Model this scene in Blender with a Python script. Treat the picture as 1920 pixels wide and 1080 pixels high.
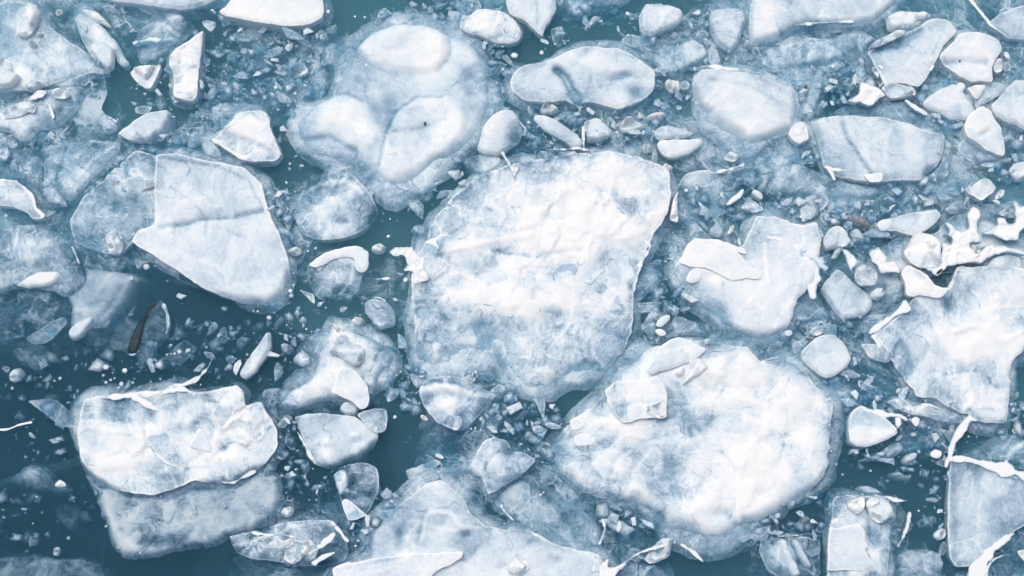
import bpy, math, random
import numpy as np
from mathutils import Vector
from mathutils.geometry import delaunay_2d_cdt

# ------------------------------------------------------------------ scene, camera, sky, sun, exposure
S = bpy.context.scene
for o in list(bpy.data.objects):
    bpy.data.objects.remove(o, do_unlink=True)
COL = S.collection
random.seed(7)
RNG = np.random.RandomState(11)

TILT = math.radians(15.0)
DIST = 8.89
cam_data = bpy.data.cameras.new("camera")
cam_data.lens = 50.0
cam_data.sensor_width = 36.0
cam_data.clip_end = 500.0
cam = bpy.data.objects.new("camera", cam_data)
COL.objects.link(cam)
cam.location = (0, -DIST * math.sin(TILT), DIST * math.cos(TILT))
cam.rotation_euler = (TILT, 0, 0)
S.camera = cam

SUN_ELEV = math.radians(66)
SUN_AZ = math.radians(-35)          # where the sun stands, clockwise from +Y
w = bpy.data.worlds.new("World")
S.world = w
w.use_nodes = True
nt = w.node_tree
sky = nt.nodes.new("ShaderNodeTexSky")
sky.sky_type = 'NISHITA'
sky.sun_disc = False
sky.sun_elevation = SUN_ELEV
sky.sun_rotation = SUN_AZ
sky.air_density = 1.0
sky.dust_density = 6.0
sky.ozone_density = 1.0
nt.links.new(sky.outputs[0], nt.nodes["Background"].inputs[0])
nt.nodes["Background"].inputs[1].default_value = 0.15

sun_data = bpy.data.lights.new("sun", 'SUN')
sun_data.energy = 0.6
sun_data.angle = math.radians(60)
sun_data.color = (0.90, 0.97, 0.92)
sun = bpy.data.objects.new("sun", sun_data)
COL.objects.link(sun)
sdir = Vector((math.sin(SUN_AZ) * math.cos(SUN_ELEV), math.cos(SUN_AZ) * math.cos(SUN_ELEV), math.sin(SUN_ELEV)))
sun.rotation_euler = sdir.to_track_quat('Z', 'Y').to_euler()
sun.location = sdir * 20

S.view_settings.view_transform = 'Standard'
S.view_settings.look = 'None'
S.view_settings.gamma = 1.0
S.view_settings.exposure = -0.06
S.cycles.max_bounces = 4
S.cycles.diffuse_bounces = 2
S.cycles.glossy_bounces = 1
S.cycles.transmission_bounces = 0
S.cycles.transparent_max_bounces = 24
S.cycles.volume_bounces = 1
S.cycles.use_denoising = True
S.cycles.use_adaptive_sampling = True
S.cycles.adaptive_threshold = 0.04

# ------------------------------------------------------------------ picture point -> point on a level plane
CT, ST = math.cos(TILT), math.sin(TILT)


def P(px, py, z=0.0):
    """world x, y of the point at height z that the photograph shows at px, py (1920 x 1080)"""
    px = np.asarray(px, float); py = np.asarray(py, float)
    u = (px - 960.0) / 960.0 * 0.36
    v = (540.0 - py) / 960.0 * 0.36
    dy = ST + CT * v
    dz = -CT + ST * v
    t = (z - DIST * CT) / dz
    return u * t, -DIST * ST + dy * t


TILES = {'g': (0, 0, 1.0)}
for _r, _y in enumerate((0, 350, 700)):
    for _c, _x in enumerate((0, 480, 940, 1420)):
        TILES['t%d' % (_r * 4 + _c)] = (_x, _y, 500.0 / 1421.0)


def pts(s):
    """'t4 10,20 30,40s ...' -> array of picture x, y and a list of edge softness (None: the piece's own)"""
    toks = s.split()
    ox, oy, k = TILES[toks[0]]
    out, soft = [], []
    for q in toks[1:]:
        sf = None
        if q[-1] == 's': sf, q = 1.0, q[:-1]
        elif q[-1] == 'm': sf, q = 0.5, q[:-1]
        elif q[-1] == 'h': sf, q = 0.0, q[:-1]
        a, b = q.split(',')
        out.append((ox + float(a) * k, oy + float(b) * k)); soft.append(sf)
    return np.array(out), soft


# ------------------------------------------------------------------ numpy value noise
_TAB = np.random.RandomState(5).rand(256, 256)


def vnoise(x, y):
    xi = np.floor(x).astype(int); yi = np.floor(y).astype(int)
    fx = x - xi; fy = y - yi
    fx = fx * fx * (3 - 2 * fx); fy = fy * fy * (3 - 2 * fy)
    g = lambda a, b: _TAB[a & 255, b & 255]
    return (g(xi, yi) * (1 - fx) + g(xi + 1, yi) * fx) * (1 - fy) + (g(xi, yi + 1) * (1 - fx) + g(xi + 1, yi + 1) * fx) * fy


def fbm(x, y, wl, oct=4, gain=0.5):
    a, s, t = 1.0, 0.0, 0.0
    for i in range(oct):
        s = s + a * (vnoise(x / wl + 17.3 * i, y / wl + 5.1 * i) - 0.5); t += a
        a *= gain; wl /= 2.1
    return s / t * 2


def facets(x, y, wl, seed=0):
    """flat tilted facets: a plane per jittered cell, for broken ice"""
    xi = np.floor(x / wl).astype(int); yi = np.floor(y / wl).astype(int)
    best = np.full(x.shape, 1e9); val = np.zeros(x.shape)
    for i in (-1, 0, 1):
        for j in (-1, 0, 1):
            a, b = xi + i, yi + j
            h = lambda k: _TAB[(a * 7 + k * 31 + seed) & 255, (b * 13 + k * 57 + seed) & 255]
            cx = (a + h(1)) * wl; cy = (b + h(2)) * wl
            d = (x - cx) ** 2 + (y - cy) ** 2
            v = (h(3) - .5) * 2 + ((h(4) - .5) * (x - cx) + (h(5) - .5) * (y - cy)) * 2.4 / wl
            m = d < best
            best = np.where(m, d, best); val = np.where(m, v, val)
    return val


def seg_dist(p, a, b):
    """distance of points p (N,2) to segments a-b (M,2): (N,) distances, index of nearest, parameter"""
    N = len(p); D = np.full(N, 1e9); I = np.zeros(N, int); T = np.zeros(N)
    ab = b - a
    L = (ab ** 2).sum(1) + 1e-9
    for s in range(0, N, 4000):
        q = p[s:s + 4000, None, :] - a[None]
        t = np.clip((q * ab[None]).sum(2) / L, 0, 1)
        d = np.sqrt(((q - t[..., None] * ab[None]) ** 2).sum(2))
        i = d.argmin(1); r = np.arange(len(i))
        D[s:s + 4000] = d[r, i]; I[s:s + 4000] = i; T[s:s + 4000] = t[r, i]
    return D, I, T


def inside(p, poly):
    x, y = p[:, 0], p[:, 1]
    r = np.zeros(len(p), bool)
    n = len(poly)
    j = n - 1
    for i in range(n):
        xi, yi = poly[i]; xj, yj = poly[j]
        if yi != yj:
            c = ((yi > y) != (yj > y)) & (x < (xj - xi) * (y - yi) / (yj - yi) + xi)
            r ^= c
        j = i
    return r


def sstep(t):
    t = np.clip(t, 0, 1)
    return t * t * (3 - 2 * t)


# ------------------------------------------------------------------ materials
def new_mat(name):
    m = bpy.data.materials.new(name)
    m.use_nodes = True
    t = m.node_tree
    for n in list(t.nodes):
        t.nodes.remove(n)
    return m, t


def N(t, kind, **kw):
    n = t.nodes.new('ShaderNode' + kind)
    for k, v in kw.items():
        setattr(n, k, v)
    return n


def math_node(t, op, a, b=None, clamp=False):
    n = N(t, 'Math', operation=op, use_clamp=clamp)
    for i, v in enumerate((a, b)):
        if v is None: continue
        if isinstance(v, (int, float)): n.inputs[i].default_value = v
        else: t.links.new(v, n.inputs[i])
    return n.outputs[0]


def noise_node(t, vec, scale, detail=6, rough=0.55, dist=0.0):
    n = N(t, 'TexNoise')
    t.links.new(vec, n.inputs['Vector'])
    n.inputs['Scale'].default_value = scale
    n.inputs['Detail'].default_value = detail
    n.inputs['Roughness'].default_value = rough
    n.inputs['Distortion'].default_value = dist
    return n.outputs['Fac']


def ice_material(name, color, contrast=1.0, rough=0.4, bump=0.35, tint=None, gain=1.0, lump=1.0, veins=1.0):
    m, t = new_mat(name)
    L = t.links.new
    out = N(t, 'OutputMaterial')
    tc = N(t, 'TexCoord')
    oi = N(t, 'ObjectInfo')
    rv = N(t, 'VectorMath', operation='ADD')
    comb = N(t, 'CombineXYZ')
    r1 = math_node(t, 'MULTIPLY', oi.outputs['Random'], 53.0)
    r2 = math_node(t, 'MULTIPLY', oi.outputs['Random'], 131.0)
    L(r1, comb.inputs[0]); L(r2, comb.inputs[1]); L(r1, comb.inputs[2])
    rot = N(t, 'VectorRotate', rotation_type='Z_AXIS')
    L(tc.outputs['Object'], rot.inputs['Vector'])
    L(math_node(t, 'MULTIPLY', oi.outputs['Random'], 6.28), rot.inputs['Angle'])
    L(rot.outputs[0], rv.inputs[0]); L(comb.outputs[0], rv.inputs[1])
    vec = rv.outputs[0]
    st = N(t, 'VectorMath', operation='MULTIPLY')          # streaked coordinates for wisps
    L(vec, st.inputs[0]); st.inputs[1].default_value = (1.0, 3.2, 1.0)
    nz = N(t, 'TexNoise'); L(vec, nz.inputs['Vector']); nz.inputs['Scale'].default_value = 5.0; nz.inputs['Detail'].default_value = 2.0
    wv = N(t, 'VectorMath', operation='MULTIPLY_ADD')                        # warped coordinates: ice that was sheared and refrozen
    L(nz.outputs['Color'], wv.inputs[0]); wv.inputs[1].default_value = (0.3, 0.3, 0.3); L(vec, wv.inputs[2])
    wvec = wv.outputs[0]
    n1 = noise_node(t, vec, 3.6, 6, 0.62, 0.9)
    n0 = noise_node(t, vec, 1.7, 2, 0.5, 0.4)
    n2 = noise_node(t, wvec, 15.0, 6, 0.66, 0.6)
    n3 = noise_node(t, st.outputs[0], 6.0, 4, 0.62, 2.2)
    n4 = noise_node(t, vec, 75.0, 3, 0.65)
    half = lambda v: math_node(t, 'SUBTRACT', v, 0.5)
    ridge = math_node(t, 'ABSOLUTE', half(n3))                              # 0 along thin wandering streaks
    streak = math_node(t, 'SUBTRACT', 1.0, math_node(t, 'MULTIPLY', ridge, 22.0), True)
    vo = N(t, 'TexVoronoi', feature='DISTANCE_TO_EDGE')                      # hairline fractures
    L(wvec, vo.inputs['Vector']); vo.inputs['Scale'].default_value = 4.6
    frac = math_node(t, 'SUBTRACT', 1.0, math_node(t, 'MULTIPLY', vo.outputs['Distance'], 34.0), True)
    frac = math_node(t, 'MULTIPLY', frac, math_node(t, 'MULTIPLY', math_node(t, 'SUBTRACT', n1, 0.42), 4.0, True))
    v2 = N(t, 'TexVoronoi', feature='DISTANCE_TO_EDGE')                      # open dark cracks, wider apart
    L(wvec, v2.inputs['Vector']); v2.inputs['Scale'].default_value = 2.3
    crack = math_node(t, 'SUBTRACT', 1.0, math_node(t, 'MULTIPLY', v2.outputs['Distance'], 60.0), True)
    crack = math_node(t, 'MULTIPLY', crack, math_node(t, 'MULTIPLY', math_node(t, 'SUBTRACT', n2, 0.45), 6.0, True))
    vc = N(t, 'TexVoronoi', feature='F1')                                    # angular lumps frozen together
    L(wvec, vc.inputs['Vector']); vc.inputs['Scale'].default_value = 11.0
    sepc = N(t, 'SeparateColor'); L(vc.outputs['Color'], sepc.inputs[0])
    at = N(t, 'Attribute', attribute_name='cloud')
    c = at.outputs['Fac']
    k = contrast
    for src, amp in ((half(n1), 1.35), (half(n0), 0.9), (half(n2), 0.75), (half(n4), 0.26), (half(sepc.outputs[0]), 0.16 * lump), (streak, 0.15 * veins), (frac, 0.45 * veins), (crack, -0.5)):
        c = math_node(t, 'ADD', c, math_node(t, 'MULTIPLY', src, amp * k))
    mr = N(t, 'MapRange', interpolation_type='SMOOTHSTEP')
    L(c, mr.inputs['Value'])
    mr.inputs['From Min'].default_value = -0.12
    mr.inputs['From Max'].default_value = 1.05
    mr.inputs['To Min'].default_value = 0.015
    mr.inputs['To Max'].default_value = 0.985 * gain
    alpha = mr.outputs[0]
    p = N(t, 'BsdfPrincipled')
    ramp = N(t, 'ValToRGB')                     # bubble-free ice is blue, bubbly ice pale, frost white
    els = ramp.color_ramp.elements
    stops = [(0.0, tint or (0.25, 0.46, 0.63)), (0.30, (0.42, 0.60, 0.76)), (0.55, (0.58, 0.715, 0.815)), (0.80, (0.73, 0.80, 0.825)), (1.0, (0.87, 0.885, 0.87))]
    if name == 'slush': stops = [(0.0, (0.34, 0.50, 0.66)), (0.30, (0.42, 0.57, 0.72)), (0.55, (0.50, 0.64, 0.77)), (0.80, (0.62, 0.72, 0.81)), (1.0, (0.72, 0.79, 0.85))]
    if tint: stops = [(0.0, tint), (0.35, tuple(0.6 * a + 0.16 for a in tint)), (0.6, (0.36, 0.40, 0.44)), (1.0, color)]
    while len(els) < len(stops): els.new(0.5)
    for e, (q, cc) in zip(els, stops):
        e.position = q; e.color = (*cc, 1)
    if name == 'dark_clear_ice': stops = [(0.0, (0.015, 0.03, 0.036)), (0.5, (0.02, 0.036, 0.04)), (0.8, (0.010, 0.017, 0.018)), (1.0, (0.014, 0.02, 0.02))]
    while len(els) > len(stops): els.remove(els[-1])
    for e, (q, cc) in zip(els, stops):
        e.position = q; e.color = (*cc, 1)
    mc = N(t, 'MapRange'); L(c, mc.inputs['Value'])
    mc.inputs['From Min'].default_value = 0.0; mc.inputs['From Max'].default_value = 1.3
    L(mc.outputs[0], ramp.inputs[0]); L(ramp.outputs[0], p.inputs['Base Color'])
    p.inputs['Roughness'].default_value = rough
    p.inputs['Specular IOR Level'].default_value = 0.35
    p.inputs['IOR'].default_value = 1.31
    bp = N(t, 'Bump')
    bp.inputs['Strength'].default_value = bump * 0.22
    bp.inputs['Distance'].default_value = 0.03
    hsum = math_node(t, 'ADD', n2, math_node(t, 'MULTIPLY', n4, 0.35))
    hsum = math_node(t, 'ADD', hsum, math_node(t, 'MULTIPLY', frac, -0.25))
    L(hsum, bp.inputs['Height'])
    L(bp.outputs[0], p.inputs['Normal'])
    tr = N(t, 'BsdfTransparent')
    tr.inputs[0].default_value = (0.82, 0.93, 0.97, 1)
    mx = N(t, 'MixShader')
    L(alpha, mx.inputs[0]); L(tr.outputs[0], mx.inputs[1]); L(p.outputs[0], mx.inputs[2])
    L(mx.outputs[0], out.inputs['Surface'])
    return m


def solid_material(name, color, rough=0.6, bump=0.3, scale=30.0, color2=None):
    m, t = new_mat(name)
    L = t.links.new
    out = N(t, 'OutputMaterial')
    tc = N(t, 'TexCoord')
    n = noise_node(t, tc.outputs['Object'], scale, 6, 0.6)
    p = N(t, 'BsdfPrincipled')
    ramp = N(t, 'ValToRGB')
    ramp.color_ramp.elements[0].position = 0.3; ramp.color_ramp.elements[0].color = (*(color2 or color), 1)
    ramp.color_ramp.elements[1].position = 0.7; ramp.color_ramp.elements[1].color = (*color, 1)
    L(n, ramp.inputs[0]); L(ramp.outputs[0], p.inputs['Base Color'])
    p.inputs['Roughness'].default_value = rough
    p.inputs['Specular IOR Level'].default_value = 0.3
    bp = N(t, 'Bump'); bp.inputs['Strength'].default_value = bump; bp.inputs['Distance'].default_value = 0.02
    L(n, bp.inputs['Height']); L(bp.outputs[0], p.inputs['Normal'])
    L(p.outputs[0], out.inputs['Surface'])
    return m


def side_material():
    m, t = new_mat('ice_flank'); L = t.links.new
    out = N(t, 'OutputMaterial'); tc = N(t, 'TexCoord')
    n = noise_node(t, tc.outputs['Object'], 9.0, 3, 0.6)
    at = N(t, 'Attribute', attribute_name='cloud')
    c = math_node(t, 'ADD', at.outputs['Fac'], math_node(t, 'MULTIPLY', math_node(t, 'SUBTRACT', n, 0.5), 1.0))
    mr = N(t, 'MapRange', interpolation_type='SMOOTHSTEP'); L(c, mr.inputs['Value'])
    mr.inputs['From Min'].default_value = 0.0; mr.inputs['From Max'].default_value = 1.15
    mr.inputs['To Min'].default_value = 0.01; mr.inputs['To Max'].default_value = 0.95
    ramp = N(t, 'ValToRGB'); e = ramp.color_ramp.elements
    e[0].color = (0.38, 0.54, 0.70, 1); e[1].color = (0.84, 0.86, 0.88, 1)
    L(c, ramp.inputs[0])
    p = N(t, 'BsdfDiffuse'); L(ramp.outputs[0], p.inputs['Color'])
    tr = N(t, 'BsdfTransparent'); tr.inputs[0].default_value = (0.86, 0.95, 0.98, 1)
    mx = N(t, 'MixShader'); L(mr.outputs[0], mx.inputs[0]); L(tr.outputs[0], mx.inputs[1]); L(p.outputs[0], mx.inputs[2])
    L(mx.outputs[0], out.inputs['Surface'])
    return m


WHITE = (0.90, 0.90, 0.90)
M = {
    'flank': side_material(),
    'ice': ice_material('cloudy_ice', WHITE),
    'smooth': ice_material('smooth_cloudy_ice', WHITE, contrast=0.62, bump=0.15, lump=0.4),
    'rough': ice_material('rough_cloudy_ice', WHITE, contrast=1.15, bump=0.7, lump=1.5),
    'clear': ice_material('clear_ice', WHITE, contrast=0.9, rough=0.15, bump=0.3),
    'brown': ice_material('silty_ice', (0.70, 0.74, 0.78), contrast=0.9, tint=(0.22, 0.23, 0.23)),
    'dark': ice_material('dark_clear_ice', (0.10, 0.14, 0.15), contrast=0.9, rough=0.3, tint=(0.05, 0.06, 0.055)),
    'snow': ice_material('snow_crust', WHITE, contrast=0.8, rough=0.6, bump=0.3, lump=0.8, gain=1.0),
    'slush': ice_material('slush', WHITE, contrast=2.1, bump=0.0, gain=0.9, lump=1.6, veins=1.2),
    'bubble': solid_material('white_bubble', (0.88, 0.90, 0.92), 0.3, 0.05, 20.0, (0.80, 0.84, 0.88)),
    'twig': solid_material('wet_bark', (0.035, 0.025, 0.02), 0.7, 0.3, 40.0),
    'leaf': solid_material('rusty_leaf', (0.20, 0.075, 0.03), 0.7, 0.3, 40.0),
}

# ------------------------------------------------------------------ the water: a murky body over a dark bed
m, t = new_mat('murky_water')
out = N(t, 'OutputMaterial')
va = N(t, 'VolumeAbsorption'); va.inputs['Color'].default_value = (0.14, 0.76, 0.965, 1); va.inputs['Density'].default_value = 1.45
vs = N(t, 'VolumeScatter'); vs.inputs['Color'].default_value = (0.29, 0.74, 0.98, 1); vs.inputs['Density'].default_value = 2.8
vs.inputs['Anisotropy'].default_value = 0.0
ad = N(t, 'AddShader')
t.links.new(va.outputs[0], ad.inputs[0]); t.links.new(vs.outputs[0], ad.inputs[1])
t.links.new(ad.outputs[0], out.inputs['Volume'])
M['water_volume'] = m

m, t = new_mat('deep_water')
out = N(t, 'OutputMaterial')
p = N(t, 'BsdfPrincipled')
tc = N(t, 'TexCoord')
n = noise_node(t, tc.outputs['Object'], 0.5, 4, 0.5)
ramp = N(t, 'ValToRGB')
ramp.color_ramp.elements[0].color = (0.012, 0.030, 0.040, 1)
ramp.color_ramp.elements[1].color = (0.030, 0.070, 0.090, 1)
t.links.new(n, ramp.inputs[0]); t.links.new(ramp.outputs[0], p.inputs['Base Color'])
p.inputs['Roughness'].default_value = 0.9
t.links.new(p.outputs[0], out.inputs['Surface'])
M['deep'] = m


def box_mesh(name, x0, x1, y0, y1, z0, z1, mat):
    me = bpy.data.meshes.new(name)
    v = [(x, y, z) for z in (z0, z1) for y in (y0, y1) for x in (x0, x1)]
    f = [(0, 2, 3, 1), (4, 5, 7, 6), (0, 1, 5, 4), (2, 6, 7, 3), (0, 4, 6, 2), (1, 3, 7, 5)]
    me.from_pydata(v, [], f); me.materials.append(mat)
    o = bpy.data.objects.new(name, me); COL.objects.link(o)
    return o


wb = box_mesh('murky_water', -80, 80, -80, 80, -1.6, 0.0, M['water_volume'])
wb['kind'] = 'stuff'
wb['label'] = 'murky teal water the ice floats in'
wb['category'] = 'water'


def add_shade_volume(px, py, rx, ry, depth, dens):
    """an added volume that darkens the water under the surface: a half ellipsoid that swallows light"""
    m, t = new_mat('shade_volume')
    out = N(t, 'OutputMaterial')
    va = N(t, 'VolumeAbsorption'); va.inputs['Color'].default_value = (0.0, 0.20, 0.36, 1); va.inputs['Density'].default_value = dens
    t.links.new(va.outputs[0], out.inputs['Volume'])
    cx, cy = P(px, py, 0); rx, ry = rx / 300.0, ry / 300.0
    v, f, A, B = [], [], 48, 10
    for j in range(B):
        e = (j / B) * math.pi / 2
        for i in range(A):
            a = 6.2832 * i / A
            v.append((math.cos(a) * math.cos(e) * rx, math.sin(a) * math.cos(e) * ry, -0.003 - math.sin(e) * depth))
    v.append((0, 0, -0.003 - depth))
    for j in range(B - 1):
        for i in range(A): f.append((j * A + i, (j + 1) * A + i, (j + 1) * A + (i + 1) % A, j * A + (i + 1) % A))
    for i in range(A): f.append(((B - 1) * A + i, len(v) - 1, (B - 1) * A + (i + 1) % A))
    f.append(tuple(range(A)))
    me = bpy.data.meshes.new('shade_volume'); me.from_pydata(v, [], f); me.materials.append(m)
    o = bpy.data.objects.new('shade_volume', me); COL.objects.link(o); o.location = (float(cx), float(cy), 0)
    o['kind'] = 'stuff'; o['label'] = 'added volume that darkens the water'; o['category'] = 'water'


add_shade_volume(60, 960, 660, 480, 0.9, 2.9)  # added absorbing volumes, darken the water at lower left and along the bottom
add_shade_volume(60, 980, 440, 350, 0.8, 2.6)
add_shade_volume(1000, 1200, 1300, 420, 0.9, 1.6)
me = bpy.data.meshes.new('water')
g = 40
xs = np.linspace(-79, 79, g)
vv = [(x, y, -1.4 + 0.08 * math.sin(x * 0.7) * math.cos(y * 0.6)) for y in xs for x in xs]
ff = [(j * g + i, j * g + i + 1, (j + 1) * g + i + 1, (j + 1) * g + i) for j in range(g - 1) for i in range(g - 1)]
me.from_pydata(vv, [], ff); me.materials.append(M['deep'])
wd = bpy.data.objects.new('water', me); COL.objects.link(wd)
wd['kind'] = 'structure'

# ------------------------------------------------------------------ ice bodies
MARKS = []           # (label phrase, centre, polygon) used as landmarks and to keep scatter off solid ice
SOLIDS = []


def smooth_poly(p, soft, rnd):
    """subdivide the traced outline: rounded (Catmull-Rom) or with slightly cut corners"""
    n = len(p); out, so = [], []
    for i in range(n):
        p0, p1, p2, p3 = p[i - 1], p[i], p[(i + 1) % n], p[(i + 2) % n]
        s1, s2 = soft[i], soft[(i + 1) % n]
        L = np.hypot(*(p2 - p1)); k = max(2, int(L / 4.5))
        for j in range(k):
            t = j / k
            cr = 0.5 * ((2 * p1) + (p2 - p0) * t + (2 * p0 - 5 * p1 + 4 * p2 - p3) * t * t + (3 * p1 - p0 - 3 * p2 + p3) * t ** 3)
            out.append((1 - rnd) * (p1 + (p2 - p1) * t) + rnd * cr); so.append(s1 + (s2 - s1) * t)
    out = np.array(out); so = np.array(so)
    for _ in range(1):                                       # take the razor off the corners
        out = 0.25 * np.roll(out, 1, 0) + 0.5 * out + 0.25 * np.roll(out, -1, 0)
    return out, so


def body(name, poly, z=0.02, cl=0.6, so=0.3, sw=45, drop=0.4, th=0.25, rough=2.0, rnd=0.5, res=None, hn=0.02, hf=0.0,
         fw=60, mat='ice', feats=(), parent=None, dome=0.0, cull=None):
    """one closed ice body over a traced outline. z: height of its top; cl: how cloudy; so: how far its rim dips under water
    (0 broken edge, 1 sloping away); th: thickness; hn, hf: height of lumps and of broken facets"""
    if mat == 'snow' and parent is None: hf, fw, rough = max(hf, .025), 13, rough * 1.6
    hn, hf, rnd = hn * 0.16, hf * (0.3 if parent is None and mat != 'rough' else 0.5), rnd * 0.45; DZ = 0.35
    p, soft = pts(poly) if isinstance(poly, str) else poly
    soft = [so if s is None else s for s in soft]
    size = max(np.ptp(p[:, 0]), np.ptp(p[:, 1]))
    if size < 75 and mat == 'smooth' and name in ('ice_chip', 'ice_chunk', 'ice_slab'):   # small pieces are broken, not rolled
        mat, hf, fw, rnd = ('ice', 'rough', 'smooth')[int(p[0, 0] + p[0, 1]) % 3], .035, size * .55, 0.0
    p, soft = smooth_poly(p, soft, rnd)
    if res is None:
        res = 2.6 if size < 60 else 3.4 if size < 160 else 4.2
    z = (z * 0.3 if parent is None else z * 0.2) if z > 0 else z * 0.85
    d = np.roll(p, -1, 0) - np.roll(p, 1, 0)
    nr = np.stack([d[:, 1], -d[:, 0]], 1) / (np.hypot(d[:, 0], d[:, 1])[:, None] + 1e-9)
    rr = min(rough, size * 0.04) if mat != 'snow' else min(rough * 1.2, size * 0.07)
    p = p + nr * (rr * (1.2 * fbm(p[:, 0] + 91, p[:, 1], 26, 4, 0.65) + 0.7 * fbm(p[:, 0] + 3, p[:, 1] + 60, 9, 2)))[:, None]
    lo, hi = p.min(0), p.max(0)
    gx, gy = np.meshgrid(np.arange(lo[0], hi[0], res), np.arange(lo[1], hi[1], res * 0.87))
    gx = gx + (np.arange(gx.shape[0]) % 2)[:, None] * res / 2
    q = np.stack([gx.ravel(), gy.ravel()], 1) + RNG.uniform(-.28, .28, (gx.size, 2)) * res
    q = q[inside(q, p)]
    if len(q):
        D, _, _ = seg_dist(q, p, np.roll(p, -1, 0))
        q = q[D > res * 0.55]
    allp = np.vstack([p, q]) if len(q) else p
    n = len(p)
    r = delaunay_2d_cdt([Vector(v) for v in allp.tolist()], [(i, (i + 1) % n) for i in range(n)], [list(range(n))], 1, 1e-5)
    V = np.array([(v.x, v.y) for v in r[0]]); F = [tuple(f) for f in r[2]]
    D, I, T = seg_dist(V, p, np.roll(p, -1, 0))
    sv = soft[I] * (1 - T) + np.roll(soft, -1)[I] * T
    # smooth the softness inwards so that no seam runs along the medial axis
    X, Y = V[:, 0], V[:, 1]
    wd_ = 3 + (sw - 3) * sv ** 1.4
    t_ = np.clip(D / wd_, 0, 1)
    ze = z - 0.001 - drop * sv ** 1.8
    prof = 1 - (1 - t_) ** 2
    big = min(1.0, size / 220)
    Z = ze + (z - ze) * prof
    mxd = D.max() + 1e-6
    Z += dome * (1 - (1 - np.clip(D / mxd, 0, 1)) ** 2)
    Z += hn * big * (1.0 * fbm(X, Y, 90, 3) + 0.7 * fbm(X + 50, Y, 30, 3)) * (0.3 + 0.7 * t_)
    if hf:
        Z += hf * facets(X + 20 * fbm(X, Y, 40, 2), Y + 20 * fbm(X + 9, Y + 77, 40, 2), fw, int(abs(p[0, 0]))) * (0.2 + 0.8 * t_)
    mxd = D.max() + 1e-6
    C = np.full(len(V), cl) - 0.30 * sv * (1 - t_) ** 1.5
    if mat in ('ice', 'clear', 'rough', 'smooth', 'brown') and name != 'slush':
        rimw = min(16.0, 0.22 * mxd + 2)
        C -= (0.42 if mat != 'smooth' else 0.26) * np.exp(-D / rimw) * np.clip(0.7 + 1.6 * fbm(X + 5, Y + 8, 45, 3), 0, 1.6) * (1 if parent is None else .4)   # clear margin round the bubbly core
        C += 0.55 * np.exp(-(D / 1.7) ** 2) * (1 - sv)                                                     # bright rim line: refracted light put into the cloudiness
    if mat == 'snow': C = cl + 0.35 - 0.95 * (1 - np.clip(D / min(7.0, max(1.5, 0.75 * mxd)), 0, 1)) ** 1.5
    auto = []
    if size > 80 and parent is None and cl > .2 and mat in ('ice', 'smooth', 'rough', 'clear') and name != 'slush':
        rr2 = random.Random(int(p[0, 0] * 7 + p[0, 1])); area = np.ptp(p[:, 0]) * np.ptp(p[:, 1])
        for _ in range(int(area / 5200) + 2):               # old fracture planes seen inside the ice
            bx, by = V[rr2.randrange(len(V))]; sz = rr2.uniform(10, 42) * (0.6 + min(1, size / 300)); a0 = rr2.uniform(0, 6.28); el = rr2.uniform(.35, 1)
            k_ = rr2.randint(4, 6); o_ = []
            for i in range(k_):
                a = 6.283 * (i + rr2.uniform(-.35, .35)) / k_; lx, ly = math.cos(a) * sz, math.sin(a) * sz * el
                o_.append((bx + lx * math.cos(a0) - ly * math.sin(a0), by + lx * math.sin(a0) + ly * math.cos(a0)))
            amp = (.5 if mat == 'smooth' else 1.0) * rr2.choice([-1, 1, 1])
            auto.append(('A', np.array(o_), amp * rr2.uniform(.006, .018), amp * rr2.uniform(.08, .26), rr2.choice([2.5, 3, 9, 16])))
        for _ in range(int(size / 70) + 1):                 # healed cracks
            bx, by = V[rr2.randrange(len(V))]; a0 = rr2.uniform(0, 6.28); ln = []
            for i in range(rr2.randint(3, 7)):
                ln.append((bx, by)); a0 += rr2.uniform(-.5, .5); st_ = rr2.uniform(14, 34); bx += math.cos(a0) * st_; by += math.sin(a0) * st_
            auto.append(('K', np.array(ln), rr2.uniform(1.8, 3.2), 0, rr2.choice([-.3, .22, .3]) * (.6 if mat == 'smooth' else 1)))
    feats = [tuple(list(f[:3]) + [f[3] * (.72 if f[3] < 0 else 1)] + list(f[4:])) if f[0] == 'P' else tuple(list(f[:8]) + [f[8] * (.72 if f[8] < 0 else 1)]) if f[0] == 'E' and mat != 'slush' else f for f in feats]
    for f in list(feats) + auto:
        if f[0] == 'A':
            dd, _, _ = seg_dist(V, f[1], np.roll(f[1], -1, 0))
            dd = np.where(inside(V, f[1]), dd, -dd)
            wgt = sstep(dd / f[4] * 0.5 + 0.5)
            Z += DZ * f[2] * wgt; C += f[3] * wgt
        elif f[0] == 'K':
            XY = V + 3.0 * np.stack([fbm(X, Y + 13, 30, 3), fbm(X + 71, Y, 30, 3)], 1)
            dd, _, _ = seg_dist(XY, f[1][:-1], f[1][1:])
            C += f[4] * np.exp(-(dd / f[2]) ** 2)
        elif f[0] == 'P':
            fp, _ = pts(f[1]); fp, _s = smooth_poly(fp, [0] * len(fp), 0.6)
            dd, _, _ = seg_dist(V, fp, np.roll(fp, -1, 0))
            dd = np.where(inside(V, fp), dd, -dd)
            wgt = sstep(dd / f[4] * 0.5 + 0.5)
            if len(f) > 5: wgt = wgt * np.clip(1 + f[5] * fbm(X, Y, 28, 4), 0, 2)
            Z += DZ * f[2] * wgt; C += f[3] * wgt
        elif f[0] == 'E':
            ox, oy, k = TILES[f[1]]
            cx, cy, rx, ry = ox + f[2] * k, oy + f[3] * k, f[4] * k, f[5] * k
            a = math.radians(f[6])
            dx, dy = X - cx, Y - cy
            dx = dx + 0.25 * rx * fbm(X + 31, Y, 30, 3); dy = dy + 0.25 * ry * fbm(X, Y + 31, 30, 3)
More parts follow.
